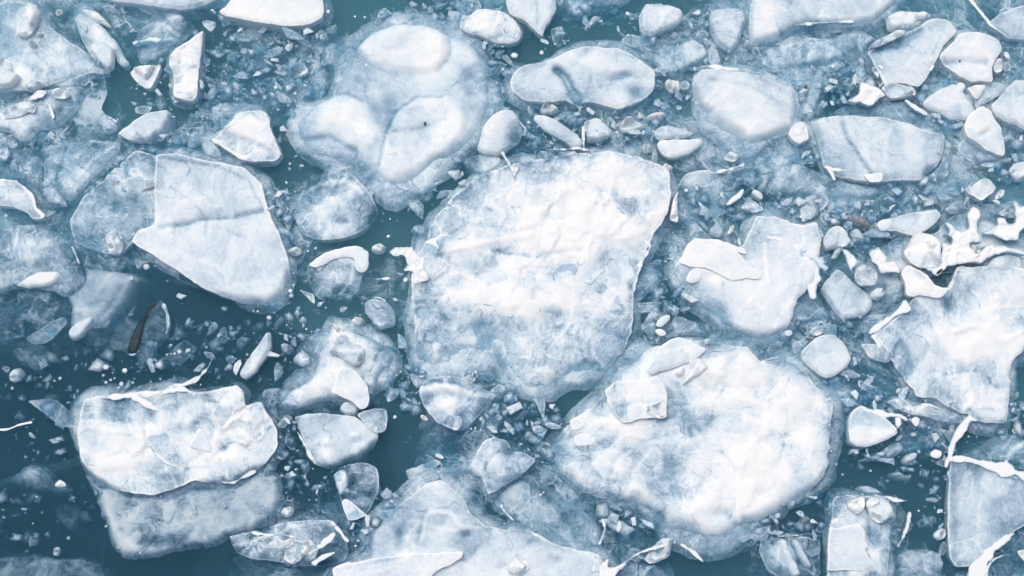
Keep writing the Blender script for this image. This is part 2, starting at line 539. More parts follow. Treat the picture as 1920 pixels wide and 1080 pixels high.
            e = ((dx * math.cos(a) + dy * math.sin(a)) / rx) ** 2 + ((-dx * math.sin(a) + dy * math.cos(a)) / ry) ** 2
            wgt = np.exp(-e * 1.2)
            Z += DZ * f[7] * wgt; C += f[8] * wgt
        elif f[0] == 'L':
            fp, _ = pts(f[1])
            XY = V + 3.0 * np.stack([fbm(X, Y + 13, 30, 3), fbm(X + 71, Y, 30, 3)], 1)
            dd, _, _ = seg_dist(XY, fp[:-1], fp[1:])
            wgt = np.exp(-(dd / f[2]) ** 2)
            Z += DZ * f[3] * wgt; C += f[4] * wgt
    zb = np.minimum(Z - 0.015, z - th * (0.35 + 0.65 * sstep(D / min(mxd, 60))) + 0.02 * fbm(X + 7, Y + 3, 40, 2))
    wx, wy = P(X, Y, z)
    cx, cy = float(np.mean(wx)), float(np.mean(wy))
    nv = len(V)
    # the lower side draws in a little, as a floating block does
    k_in = 0.97
    top = np.stack([wx - cx, wy - cy, Z], 1)
    bot = np.stack([(wx - cx) * k_in, (wy - cy) * k_in, zb], 1)
    # boundary edges
    cnt = {}
    F2 = []
    for f in F:
        if cull is not None and (C[f[0]] + C[f[1]] + C[f[2]]) / 3 < cull: continue
        a, b, c = (V[f[0]], V[f[1]], V[f[2]])
        if (b[0] - a[0]) * (c[1] - a[1]) - (b[1] - a[1]) * (c[0] - a[0]) > 0: f = (f[0], f[2], f[1])   # picture y points down
        F2.append(f)
        for i in range(3):
            e = (f[i], f[(i + 1) % 3])
            cnt[(min(e), max(e))] = (cnt.get((min(e), max(e)), (0, e))[0] + 1, e)
    faces = list(F2) + [(f[2] + nv, f[1] + nv, f[0] + nv) for f in F2]
    for k, (c_, e) in cnt.items():
        if c_ == 1:
            faces.append((e[1], e[0], e[0] + nv, e[1] + nv))
    me = bpy.data.meshes.new(name)
    me.from_pydata(np.vstack([top, bot]).tolist(), [], faces)
    at = me.attributes.new('cloud', 'FLOAT', 'POINT')
    at.data.foreach_set('value', np.concatenate([C, C - 0.15]).astype(np.float32))
    ntop = len(F2)
    me.polygons.foreach_set('use_smooth', [i < 2 * ntop for i in range(len(faces))])
    me.materials.append(M[mat]); me.materials.append(M['flank'] if mat not in ('twig', 'leaf', 'dark', 'brown', 'snow') else M[mat])
    me.polygons.foreach_set('material_index', [0 if i < ntop else 1 for i in range(len(faces))])
    me.update()
    rim = {k for k, (c_, e) in cnt.items() if c_ == 1}                       # broken edges stay sharp
    ev = np.empty(len(me.edges) * 2, np.int32); me.edges.foreach_get('vertices', ev); ev = ev.reshape(-1, 2)
    sh = [((min(a, b), max(a, b)) in rim) or ((min(a, b) - nv, max(a, b) - nv) in rim) for a, b in ev.tolist()]
    me.attributes.new('sharp_edge', 'BOOLEAN', 'EDGE').data.foreach_set('value', sh)
    o = bpy.data.objects.new(name, me)
    COL.objects.link(o)
    if parent is not None:
        o.parent = parent
        o.location = (cx - parent.location.x, cy - parent.location.y, 0)
    else:
        o.location = (cx, cy, 0)
        if cl > 0.3: SOLIDS.append(p)
    o['_c'] = 0
    del o['_c']
    return o


def tag(o, label, cat, group=None):
    o['label'] = label; o['category'] = cat; o['kind'] = 'thing'
    if group: o['group'] = group
    return o


def floe(name, label, cat, poly, group=None, parts=(), mark=None, skirt=True, **kw):
    o = body(name, poly, **kw)
    tag(o, label, cat, group)
    if mark:
        q, _ = pts(poly)
        MARKS.append((mark, q.mean(0)))
    q, _s = pts(poly) if isinstance(poly, str) else poly
    size = max(np.ptp(q[:, 0]), np.ptp(q[:, 1]))
    if size > 105 and kw.get('cl', .6) >= .7 and cat in ('ice floe', 'ice chunk') and skirt:
        k = 7.0 + 0.019 * size                                # the wider clear foot under the white top
        e, _ = smooth_poly(q, [0] * len(q), .4); e = e[::3]
        d = np.roll(e, -1, 0) - np.roll(e, 1, 0)
        nr = np.stack([d[:, 1], -d[:, 0]], 1) / (np.hypot(d[:, 0], d[:, 1])[:, None] + 1e-9)
        if inside((e[:1] + nr[:1] * 2), e)[0]: nr = -nr
        gr = k * (1 + 1.5 * fbm(e[:, 0] + 40, e[:, 1] + 11, 90, 3))
        body('submerged_skirt', (e + nr * np.clip(gr, 2, 40)[:, None], [None] * len(e)), parent=o, z=-.045, cl=.58, so=.55, sw=k * 2.2, drop=.14, th=.2, rough=3, rnd=.4, res=5, hn=.1, mat='ice')
    for pt in parts:
        if pt[0] == 'ridge': ridge(o, *pt[1:])
        else: body(pt[0], pt[1], parent=o, **pt[2])
    return o


def ribbon(line, w0, w1=None, mid=None):
    """outline of a band along a traced line, width w0 -> mid -> w1 in picture pixels"""
    w1 = w0 if w1 is None else w1
    mid = (w0 + w1) / 2 if mid is None else mid
    p, _ = pts(line)
    m_ = []
    n = len(p)
    for i in range(n - 1):                              # Catmull-Rom centre line
        p0, p1, p2, p3 = p[max(i - 1, 0)], p[i], p[i + 1], p[min(i + 2, n - 1)]
        k = max(2, int(np.hypot(*(p2 - p1)) / 6))
        for j in range(k):
            t = j / k
            m_.append(0.5 * ((2 * p1) + (p2 - p0) * t + (2 * p0 - 5 * p1 + 4 * p2 - p3) * t * t + (3 * p1 - p0 - 3 * p2 + p3) * t ** 3))
    m_.append(p[-1]); m_ = np.array(m_)
    d = np.gradient(m_, axis=0)
    nr = np.stack([d[:, 1], -d[:, 0]], 1) / (np.hypot(d[:, 0], d[:, 1])[:, None] + 1e-9)
    t = np.linspace(0, 1, len(m_))
    ww = np.where(t < .5, w0 + (mid - w0) * t * 2, mid + (w1 - mid) * (t - .5) * 2) * (1 + 1.1 * fbm(m_[:, 0] * 1.0 + 5, m_[:, 1], 22, 3))
    ww = np.maximum(ww, 1.3)
    out = np.vstack([m_ + nr * ww[:, None] / 2, (m_ - nr * ww[:, None] / 2)[::-1]])
    return out, [0.0] * len(out)


def ridge(parent, line, w0, w1=None, mid=None, z=0.05, th=0.09, name='frost_ridge'):
    return body(name, ribbon(line, w0, w1, mid), z=z - 0.03, cl=1.3, so=0.0, sw=4, drop=0.02, th=th * .6, rough=2.2, rnd=0.2, res=3.0, hn=0.006, mat='snow', parent=parent)


# ------------------------------------------------------------------ the large floes
# middle
floe('ice_floe', 'big rounded rough floe in the middle with a white frost rim on its upper edge', 'ice floe',
     'g 870,350 905,325 960,308 1000,300 1050,288 1150,285 1200,295 1255,318 1258,370 1248,410 1225,440 1218,460 1200,490 1187,540 1190,580 1183,630 1165,660m 1140,690m 1080,715s 1030,740s 985,747s 950,730s 900,692s 850,697s 805,697s 780,660m 775,590 772,520 775,490 800,450 815,410 840,375',
     mark='the big rounded floe in the middle', z=0.03, cl=0.84, so=0.12, sw=50, drop=0.13, th=0.35, rough=3, hn=0.05, hf=0.012, mat='rough',
     feats=[('P', 'g 960,300 1250,310 1255,400 1200,430 1100,390 980,380', 0.02, 0.18, 30, .6),
            ('P', 'g 1080,390 1140,375 1215,455 1150,460 1100,500 1000,450', 0.05, 0.45, 18, .5),
            ('E', 'g', 975, 570, 55, 28, 10, 0.05, 0.6), ('E', 'g', 900, 545, 60, 22, -10, 0.02, 0.35),
            ('E', 'g', 1050, 600, 50, 18, 0, -0.06, -0.35), ('E', 'g', 930, 620, 110, 34, 15, -0.08, -0.4),
            ('E', 'g', 905, 675, 85, 22, 25, -0.16, -0.75), ('E', 'g', 940, 655, 40, 18, 40, -0.12, -0.5),
            ('E', 'g', 1095, 690, 30, 14, 0, -0.06, -0.35), ('E', 'g', 830, 620, 50, 50, 0, -0.02, -0.15),
            ('E', 'g', 850, 400, 40, 55, 30, -0.05, -0.35), ('E', 'g', 960, 460, 60, 25, 0, -0.03, -0.15),
            ('E', 'g', 1000, 710, 60, 22, 30, 0.0, 0.25), ('E', 'g', 880, 640, 50, 14, -35, 0.0, 0.2),
            ('E', 'g', 1110, 520, 60, 50, 0, 0.02, 0.25), ('E', 'g', 1050, 510, 30, 25, 0, 0.03, 0.2),
            ('L', 'g 845,470 940,450 1000,440', 5, 0.02, 0.3), ('L', 'g 925,470 1000,480 1090,470', 4, -0.02, -0.35)],
     parts=[('ridge', 'g 1112,420 1150,425 1190,442 1218,462 1202,490 1192,520 1188,548', 14, 5, 9, 0.09),
            ('ridge', 'g 795,480 815,455 840,440', 22, 6, 16, 0.07),
            ('snow_patch', 'g 1095,395 1135,378 1165,390 1180,420 1175,435 1140,430 1110,455 1085,430', dict(z=.085, mat='snow', th=.05, so=0, res=4, hn=.02)),
            ('snow_patch', 'g 905,545 950,550 1000,562 1015,585 985,575 955,600 940,580 900,570', dict(z=.085, mat='snow', th=.05, so=0, res=3, rough=3, hn=.02)),
            ('ice_lobe', 't6 265,460 310,410 400,400 410,460 380,520 320,530', dict(z=.085, cl=.75, th=.05, so=.2, sw=10, mat='smooth')),
            ('ice_lobe', 't6 230,510 290,500 310,570 300,580', dict(z=.08, cl=.9, th=.05, so=.1, sw=10, mat='smooth'))])
floe('frost_crust', 'brilliant white lacy crust reaching over dark water beside the middle floe', 'ice crust',
     't5 690,352 740,322 790,330 830,318 862,350 880,368 915,372 905,395 885,420 925,485 850,520 838,510 838,455 780,450 812,405 800,375 755,362 725,360', z=.07, cl=1.2, so=0, th=.1, mat='snow', rnd=.3, res=3, hn=.03, rough=4,
     feats=[])
floe('ice_sliver', 'thin white curved sliver on dark water under the lacy crust', 'ice chip', 't5 612,490 650,488 690,480 730,490 700,497 640,496', z=.03, cl=1.1, so=0, th=.05, mat='snow')
floe('ice_sliver', 'tiny white forked splinter just below the lacy crust', 'ice chip', 't5 745,455 770,458 795,468 770,474 755,468', z=.03, cl=1.1, so=0, th=.05, mat='snow')

# lower right
floe('ice_floe', 'largest cloudy white floe, low on the right with slabs on its back', 'ice floe',
     'g 1035,835m 1060,800 1100,768 1140,735 1152,700m 1180,650s 1240,650 1290,635 1330,640 1400,650 1425,680 1470,668 1500,690 1540,730 1560,760 1555,840 1548,890 1515,925m 1470,950m 1430,975m 1395,1000s 1370,1030s 1320,1040s 1290,1025s 1240,1000s 1190,960s 1140,935m 1090,920m 1050,880m',
     mark='the largest cloudy floe low on the right', z=0.06, cl=0.86, so=0.25, sw=50, drop=0.16, th=0.4, rough=4, hn=0.05, mat='ice',
     feats=[('P', 'g 1260,700 1400,660 1530,740 1545,860 1480,930 1400,960 1330,900 1350,780', 0.03, 0.3, 40, .5),
            ('E', 't10', 940, 520, 230, 110, 20, -0.07, -0.42), ('E', 't10', 900, 320, 150, 40, 5, -0.04, -0.3), ('E', 't10', 760, 450, 90, 50, 40, -0.03, -0.15),
            ('E', 't10', 1160, 75, 75, 60, 0, -0.08, -0.55), ('E', 't10', 1170, 755, 70, 45, -10, -0.08, -0.4), ('E', 't10', 1390, 640, 40, 30, 0, -0.04, -0.3),
            ('E', 't10', 330, 400, 60, 90, 0, -0.06, -0.5), ('E', 't10', 300, 320, 40, 40, 0, -0.06, -0.4), ('E', 't10', 470, 470, 80, 60, 0, -0.02, -0.2),
            ('E', 't10', 680, 600, 100, 80, 0, 0.02, 0.18), ('E', 't10', 1390, 220, 60, 50, 0, -0.05, -0.3), ('E', 't10', 420, 540, 50, 60, 0, 0.02, 0.3),
            ('E', 't10', 700, 900, 200, 60, 25, -0.1, -0.2), ('E', 't10', 950, 870, 200, 70, 10, -0.12, -0.15), ('E', 't11', 210, 300, 90, 70, 0, -0.03, -0.2),
            ('E', 'g', 1160, 690, 30, 45, 20, -0.12, -0.35), ('E', 'g', 1200, 665, 40, 20, 0, -0.12, -0.35), ('E', 'g', 1460, 680, 50, 12, 30, -0.05, -0.2),
            ('L', 't10 580,650 570,560 620,440 680,400', 5, -0.02, -0.2), ('L', 't10 1030,800 1060,850 1150,870 1270,840 1300,780', 6, -0.03, -0.2), ('L', 't10 690,730 790,720 860,760', 5, -0.03, -0.35)],
     parts=[('ridge', 'g 1425,680 1445,672 1475,668', 3, 2, 5, 0.08), ('ridge', 'g 1275,1020 1300,1035 1320,1055', 3, 3, 8, .05),
            ('frost_crust', 't10 720,770 760,770 790,790 820,790 820,840 770,815', dict(z=.02, mat='snow', th=.07, so=0, res=3)),
            ('frost_crust', 't11 340,180 365,135 395,125 410,165 400,215 370,260 352,300 345,240', dict(z=.1, cl=.8, mat='rough', th=.15, so=.1, sw=8, res=3, hn=.03)),
            ('ice_lobe', 't10 360,250 400,238 435,250 430,290 380,305', dict(z=.1, cl=1.05, mat='smooth', th=.05, so=0, sw=6)),
            ('ice_lobe', 't10 385,335 440,320 495,330 490,375 400,385', dict(z=.09, cl=1.0, mat='smooth', th=.05, so=0, sw=6)),
            ('ice_lobe', 't11 0,310 60,280 120,262 165,290 130,330 150,350 60,420 20,390', dict(z=.12, cl=1.2, mat='smooth', th=.06, so=0, sw=8)),
            ('ice_lobe', 't11 130,360 170,335 235,365 190,400 150,395', dict(z=.12, cl=1.2, mat='smooth', th=.06, so=0, sw=8)),
            ('ice_lobe', 't10 1350,330 1421,300 1500,280 1500,370 1430,370', dict(z=.12, cl=1.15, mat='smooth', th=.06, so=0, sw=8))])
floe('ice_slab', 'flat bright white slab with a notched lower edge lying on the largest cloudy floe', 'ice slab',
     't10 550,92 600,45 690,32 760,32 830,15 860,55 882,108 876,160 888,225 845,235 780,232 735,240 650,268 600,215 570,155', z=.17, cl=1.15, so=.05, sw=8, th=.14, rnd=.15, mat='ice', hn=.01, rough=3, feats=[('L', 't10 630,170 740,155 870,148', 4, -.01, -.25), ('E', 't10', 640, 200, 60, 50, 0, 0, -.25)])
floe('ice_slab', 'small white slab tucked on the lower corner of the notched slab', 'ice slab', 't10 770,170 865,152 888,230 850,245 775,205', z=.2, cl=1.2, so=0, sw=6, th=.06, rnd=.2, mat='smooth', hn=.008)
floe('ice_slab', 'pointed shell-shaped white slab on the top edge of the largest cloudy floe', 'ice slab',
     't6 772,975 800,925 840,862 900,812 950,802 1000,815 1060,845 1092,862 1060,905 985,940 900,975 840,985 800,1000', z=.16, cl=.95, so=.1, sw=10, th=.12, rnd=.45, mat='smooth', hn=.02, hf=.012, fw=45)
floe('ice_slab', 'blunt white slab beside the pointed shell-shaped slab', 'ice slab', 't6 1000,930 1060,905 1102,965 1085,985 1030,1020 960,1060 1000,990', z=.13, cl=1.1, so=.1, sw=8, th=.1, rnd=.4, mat='smooth')
floe('ice_chip', 'round white lump between the shell-shaped slab and the notched slab', 'ice chip', 't6 922,975 950,955 985,962 985,1000 950,1020 922,1000', z=.13, cl=1.1, so=.4, sw=8, drop=.08, th=.1, mat='smooth')
floe('ice_chip', 'small white lump at the very tip of the shell-shaped slab', 'ice chip', 't6 1080,815 1100,805 1118,815 1112,840 1085,838', z=.12, cl=1.1, so=.3, sw=6, drop=.06, th=.1, mat='smooth')

# right edge
floe('ice_floe', 'big pale clouded floe at the right edge below the white lacework', 'ice floe',
     'g 1635,627 1660,612 1700,578 1720,552 1775,548 1795,500 1850,498 1930,505 1930,640 1897,680 1893,750 1885,790 1850,793 1800,772 1750,745 1720,740 1690,702 1660,655',
     mark='the big pale floe at the right edge', z=.05, cl=1.0, so=.12, sw=40, th=.35, mat='ice', hn=.05, rough=3,
     feats=[('E', 'g', 1800, 690, 110, 60, 10, -.02, -.2), ('E', 'g', 1870, 640, 60, 40, 0, .03, .25), ('E', 'g', 1800, 540, 50, 25, 0, -.03, -.25),
            ('E', 'g', 1740, 590, 80, 25, -20, -.04, -.3), ('E', 'g', 1780, 660, 60, 18, -60, -.02, -.15), ('E', 'g', 1720, 700, 40, 40, 50, -.04, -.25), ('E', 'g', 1780, 565, 14, 14, 0, -.03, -.3),
            ('L', 'g 1700,585 1740,590 1760,640', 5, -.01, -.15), ('L', 'g 1790,620 1830,610 1880,640 1920,620', 5, .02, .15)],
     parts=[('ridge', 't7 592,782 650,740 700,705 760,660 806,630', 8, 14, 11, .1), ('ridge', 't7 608,792 645,835 670,900', 4, 3, 6, .08),
            ('ice_lobe', 't7 1035,770 1075,710 1165,710 1210,680 1160,760 1100,790', dict(z=.1, cl=1.1, mat='smooth', th=.06, so=.1, sw=8)),
            ('ice_lobe', 't7 1200,840 1255,810 1300,850 1260,850', dict(z=.1, cl=1.1, mat='smooth', th=.06, so=.1, sw=8))])
floe('ice_slab', 'five-sided bright white slab joined to the white lacework on the right', 'ice slab',
     't7 780,352 842,238 935,252 982,292 980,420 905,428 842,424 805,392', z=.15, cl=1.2, so=.05, sw=7, th=.15, rnd=.15, mat='smooth', hn=.008, feats=[('E', 't7', 920, 390, 50, 30, 0, 0, -.25)])
floe('ice_slab', 'ragged bright white slab under the five-sided slab with a dark twig above it', 'ice slab',
     't7 763,455 808,415 850,440 905,470 945,520 985,540 1035,535 1010,560 980,592 930,585 860,572 840,585 795,578 790,510', z=.12, cl=1.05, so=.05, sw=7, th=.12, rnd=.3, mat='smooth', hn=.02, feats=[('L', 't7 850,450 900,500 935,530', 5, -.02, -.35), ('E', 't7', 870, 540, 50, 40, 0, .02, .3)])
floe('frost_crust', 'white lacework of frozen splash with holes at the right edge', 'ice crust',
     't7 978,292 1030,305 1045,275 985,252 1025,245 1008,190 1050,222 1090,238 1132,222 1124,150 1155,104 1192,140 1172,190 1168,245 1192,290 1128,298 1165,350 1225,320 1300,306 1440,345 1440,365 1360,350 1300,352 1240,380 1190,412 1110,405 1040,420 1000,440 955,480 895,432 975,425',
     z=.14, cl=1.2, so=0, th=.12, rnd=.25, mat='snow', res=3, hn=.03, rough=2)
floe('frost_crust', 'branching white frozen splash in the right margin above the lacework', 'ice crust',
     't7 1195,245 1250,232 1285,190 1275,165 1320,172 1345,205 1375,190 1372,120 1362,66 1385,80 1400,110 1440,100 1440,200 1400,240 1375,288 1330,280 1275,262 1240,250', z=.1, cl=1.2, so=0, th=.1, rnd=.3, mat='snow', res=3, hn=.03)
floe('ice_floe', 'clear sunken sheet of ice under the white lacework at the right edge', 'ice floe', 't7 700,300 800,240 960,240 1010,180 1150,90 1300,90 1440,60 1440,470 1200,440 1000,460 860,480 740,440', z=-.035, cl=.62, so=.3, sw=30, drop=.15, th=.2, mat='ice')
floe('ice_floe', 'clear sunken floe full of brash above the white capped floe', 'ice floe', 't3 0,840 120,800 220,860 340,900 500,960 700,990 640,1060 400,1060 180,1040 0,1000', z=-.06, cl=.5, so=.5, sw=25, drop=.15, th=.2, mat='rough')
floe('ice_floe', 'pale broken sheet between the wide pale floe and the grey-blue tilted plate', 'ice floe', 't3 40,260 180,170 380,190 560,150 640,190 580,290 520,340 400,330 300,340 140,370 0,360', z=-.05, cl=.6, so=.5, sw=25, drop=.15, th=.2, mat='rough')
floe('twig', 'dark brown twig lying on the bright white slabs at the right', 'twig', 't7 955,462 962,450 975,440 988,432 984,446 970,460 958,466', z=.175, th=.03, so=0, mat='twig', res=2, rough=.5, hn=0)
floe('ice_floe', 'long pale plate with a dark upper lip in the brash on the right', 'ice floe',
     't7 640,192 665,175 720,162 800,142 880,128 960,118 982,150 960,185 920,222 830,258 745,232 720,232 660,232', z=.02, cl=.85, so=.1, th=.2, mat='smooth', rnd=.4,
     mark='the long pale plate on the right', parts=[('frost_crust', 't7 640,190 672,172 718,172 722,205 690,235 650,230', dict(z=.06, cl=1.1, mat='smooth', th=.06, so=.1, sw=6))])
floe('ice_chunk', 'blue-grey triangular chunk touching the branching splash', 'ice chunk', 't7 1280,140 1370,88 1378,160 1330,160', z=.02, cl=.8, so=.1, th=.15, mat='smooth', rnd=.2)
floe('ice_chunk', 'pale wedge above the lacework', 'ice chunk', 't7 1000,120 1060,75 1085,70 1130,110 1090,135 1030,135', z=.0, cl=.8, so=.2, th=.15, mat='smooth', rnd=.3)
floe('ice_chunk', 'blue-grey wedge caught inside the lacework', 'ice chunk', 't7 1125,298 1190,292 1225,300 1220,345 1180,355 1140,330', z=.03, cl=.75, so=.1, th=.15, mat='smooth', rnd=.3)
floe('ice_chunk', 'pale lobe below the lacework against the right edge', 'ice chunk', 't7 1225,420 1270,370 1340,355 1400,375 1415,420 1300,460', z=.06, cl=.95, so=.3, sw=16, drop=.1, th=.15, mat='smooth', rnd=.6)

# right, white capped
floe('ice_floe', 'jagged floe with a bright white cap and a grey left flank', 'ice floe',
     'g 1262,505 1280,480 1300,470 1390,462 1402,438 1420,405 1450,405 1500,422 1532,415 1542,450 1535,490 1528,530 1495,560 1487,585 1478,610 1450,632m 1425,640m 1390,628m 1345,602m 1300,558',
     mark='the white capped floe', z=.05, cl=.92, so=.15, sw=40, drop=.3, th=.4, rough=3, mat='smooth', hn=.05, hf=.02,
     feats=[('P', 't6 890,420 1000,425 1060,500 1150,590 1240,690 1250,770 1140,770 1040,660 930,540', -.07, -.42, 14, .5), ('E', 't6', 1170, 670, 50, 40, 0, -.03, -.35),
            ('E', 't6', 1330, 640, 80, 40, 30, .0, -.2), ('E', 'g', 1430, 560, 60, 40, 0, .02, .2), ('E', 'g', 1410, 630, 60, 14, 0, -.05, -.3), ('L', 'g 1433,455 1438,490 1442,530', 4, .02, .3)],
     parts=[('white_cap', 't6 950,408 968,360 990,312 1030,274 1090,275 1160,285 1240,312 1300,330 1308,360 1255,345 1275,362 1330,430 1382,465 1378,492 1300,485 1240,500 1170,475 1100,432 1065,425 1020,425', dict(z=.14, cl=1.2, mat='smooth', th=.12, so=.05, sw=7, rnd=.35, hn=.015)),
            ('white_cap', 't6 985,500 1000,450 1045,428 1085,440 1060,500 1010,512', dict(z=.1, cl=1.05, mat='smooth', th=.08, so=.1, sw=7)),
            ('ridge', 't7 290,380 288,450 290,520 297,600', 26, 8, 22, .12),
            ('ridge', 't7 20,265 100,275 180,300 260,370', 6, 10, 10, .1),
            ('frost_crust', 't7 225,345 300,335 330,370 395,348 392,375 355,380 388,400 355,408 392,430 372,445 368,480 350,440 318,440 300,400 230,375', dict(z=.1, mat='snow', th=.06, so=0, res=3))])
floe('ice_chunk', 'clouded blue chunk hanging below the drip of the white capped floe', 'ice chunk', 't7 190,650 230,590 265,545 330,548 380,610 420,690 400,715 330,730 250,735 180,720', z=-.05, cl=.42, so=.4, sw=25, drop=.25, th=.25, mat='ice')
floe('ice_floe', 'pale blocky floe right of the white drip', 'ice floe', 't7 340,545 385,480 430,432 470,460 540,530 608,585 618,630 590,675 540,692 450,702 415,660 385,620', z=.0, cl=.85, so=.25, sw=25, drop=.2, th=.3, mat='smooth', hn=.04, mark='the blocky floe right of the white drip',
     feats=[('L', 't7 345,560 400,640 440,700', 5, -.03, -.3)])
floe('ice_floe', 'six-sided white floe with soft edges in the gap between three large floes', 'ice floe', 't7 238,880 262,845 330,795 375,785 420,790 455,825 480,850 502,915 480,955 440,990 372,1022 330,1000 285,965 245,920', z=.04, cl=.98, so=.25, sw=14, drop=.15, th=.3, mat='smooth', rnd=.3, mark='the six-sided floe', feats=[('E', 't7', 340, 820, 30, 25, 0, .02, .1)])
floe('ice_chunk', 'white nub touching the upper rim of the six-sided floe', 'ice chunk', 't7 280,765 310,742 350,745 356,775 320,792 290,785', z=.0, cl=.95, so=.3, sw=8, drop=.1, th=.12, mat='smooth')
floe('ice_chunk', 'white wedge just above the blocky floe and left of brown-stained ice', 'ice chunk', 't7 348,298 362,250 400,215 430,203 475,232 500,290 470,310 415,328 368,335', z=.03, cl=.95, so=.15, sw=10, th=.2, mat='smooth', rnd=.3)
floe('ice_chunk', 'translucent lumpy chunk right of the white wedge', 'ice chunk', 't7 500,230 545,215 590,280 570,290 520,275', z=.0, cl=.75, so=.3, sw=10, th=.15, mat='ice')
floe('frost_crust', 'crooked white bar of crust above the blocky floe', 'ice crust', 't7 444,325 465,335 490,350 505,370 545,402 515,425 512,445 520,472 490,445 475,400', z=.07, cl=1.2, so=0, th=.07, mat='snow', res=3)
floe('ice_chunk', 'pale blue chunk under the crooked white bar', 'ice chunk', 't7 515,470 530,430 565,410 640,450 640,520 545,522', z=.03, cl=.9, so=.15, sw=8, th=.15, mat='smooth', rnd=.25)
floe('frost_crust', 'star-shaped white crust between the crooked bar and the ragged slab', 'ice crust', 't7 590,350 640,318 662,350 690,372 680,405 735,400 765,462 700,448 660,460 640,410 615,390', z=.08, cl=1.2, so=0, th=.07, mat='snow', res=3, rnd=.4)
floe('ice_floe', 'broad blue-grey submerged floe under the star-shaped crust', 'ice floe', 't7 560,440 640,330 700,285 770,300 800,350 770,450 800,520 790,600 700,640 610,600 600,540', z=-.06, cl=.55, so=.3, sw=20, drop=.25, th=.25, mat='ice')
floe('ice_chunk', 'small milky chunk at the lower end of the submerged blue-grey floe', 'ice chunk', 't7 605,565 640,532 685,545 692,575 650,605 618,598', z=.02, cl=.95, so=.2, sw=8, th=.12, mat='smooth')
floe('ice_chunk', 'ochre-stained chunk in the brash on the right', 'ice chunk', 't7 490,150 530,140 590,170 615,205 590,222 540,200', z=.0, cl=.6, so=.3, sw=10, th=.12, mat='brown')
floe('ice_floe', 'dim blue sunken floe left of the big pale floe on the right edge', 'ice floe', 't7 480,800 540,780 610,810 650,900 700,960 780,1060 720,1100 650,1040 560,960', z=-.12, cl=.35, so=.5, sw=25, drop=.25, th=.2, mat='clear')

# upper right
floe('ice_floe', 'bright chunky floe with soft lower edge right of the two lobed floe', 'ice floe',
     'g 1300,145 1315,128 1345,125 1400,130 1450,150 1490,165 1502,200m 1492,240m 1440,262m 1405,287s 1360,265s 1320,247s 1300,210s 1303,175m', z=.05, cl=.98, so=.2, sw=45, drop=.3, th=.4, mat='smooth', hn=.04, mark='the bright chunky floe high on the right',
     feats=[('E', 'g', 1480, 215, 30, 30, 0, -.04, -.25), ('L', 'g 1330,145 1400,160 1460,190', 4, 0, -.2)], parts=[('ridge', 'g 1302,128 1325,124 1360,128 1400,133 1430,138', 4, 2, 5, .1)])
floe('ice_floe', 'wispy milky skirt under the bright chunky floe', 'ice floe', 'g 1275,215s 1310,190s 1480,250s 1500,290s 1440,310s 1380,290s 1320,270s 1290,250s', z=-.1, cl=.5, so=1, sw=30, drop=.2, th=.15, mat='ice')
floe('ice_floe', 'broad flat pale floe with a diagonal crack in the upper right', 'ice floe',
     't3 300,640m 360,620 415,612 560,618 680,625 770,642 900,690 1002,720 985,830 960,880 920,905m 880,955 830,962 740,955 600,965 500,950 405,930 352,885 340,770m', z=.02, cl=.86, so=.2, sw=30, drop=.2, th=.3, mat='smooth', hn=.02, mark='the flat cracked floe',
     feats=[('L', 't3 455,660 500,760 545,830 610,915', 4, -.04, -.4), ('L', 't3 560,840 580,780 700,700', 4, .0, .12), ('E', 't3', 850, 830, 60, 40, 0, .02, .2), ('E', 't3', 660, 940, 120, 25, 0, -.03, -.2)],
     parts=[('submerged_lip', 't3 408,600 430,572 480,560 560,575 640,545 720,540 795,530 850,580 920,620 985,682 900,680 760,640 620,618 480,610', dict(z=-.04, cl=.35, so=.2, sw=14, th=.1, mat='clear')),
            ('ridge', 't3 785,532 830,565 870,590 912,612', 4, 3, 9, .06), ('ridge', 't3 355,888 400,900 460,905 530,915', 6, 2, 6, .06), ('ridge', 't3 365,890 395,920 410,960', 4, 6, 8, .05),
            ('frost_crust', 't3 562,930 620,925 672,918 660,965 600,970', dict(z=.07, cl=1.2, mat='smooth', th=.05, so=0)),
            ('side_rubble', 't3 990,720m 1060,740s 1070,850s 1050,960s 960,980s 900,940 960,880 985,800', dict(z=-.03, cl=.55, so=.4, sw=14, th=.15, mat='rough', hf=.02, fw=20))])
floe('frost_crust', 'fish-shaped bright white crust above the flat cracked floe', 'ice crust', 't3 470,542 500,520 540,500 545,460 560,438 600,450 640,462 690,505 640,530 615,565 580,560 545,545', z=.1, cl=1.2, so=0, th=.1, mat='snow', rnd=.35, res=3)
floe('ice_chunk', 'white jagged chunk joined to the tail of the fish-shaped crust', 'ice chunk', 't3 660,465 690,440 740,435 800,448 835,460 852,500 800,512 720,522 680,500', z=.07, cl=1.05, so=.1, th=.12, mat='smooth', rnd=.3)
floe('ice_floe', 'grey-blue tilted plate above the fish-shaped crust', 'ice floe', 't3 590,275 640,240 720,205 800,175 860,140 910,105 960,92 1030,112 1062,170 1005,230 965,300 930,360 900,415 860,462 760,440 680,452 645,380 610,310', z=.02, cl=.8, so=.1, sw=20, th=.25, mat='smooth', rnd=.25, hn=.03, mark='the grey-blue tilted plate',
     feats=[('L', 't3 650,245 740,235 800,200 850,160', 11, -.06, -.5), ('L', 't3 870,130 960,220', 3, 0, .1), ('E', 't3', 740, 420, 90, 40, 0, .0, .1)],
     parts=[('ridge', 't3 625,310 650,345 668,365', 6, 3, 7, .06), ('ridge', 't3 622,380 640,395 645,415', 4, 3, 6, .06), ('ridge', 't3 918,375 930,355 940,345', 6, 5, 7, .06)])
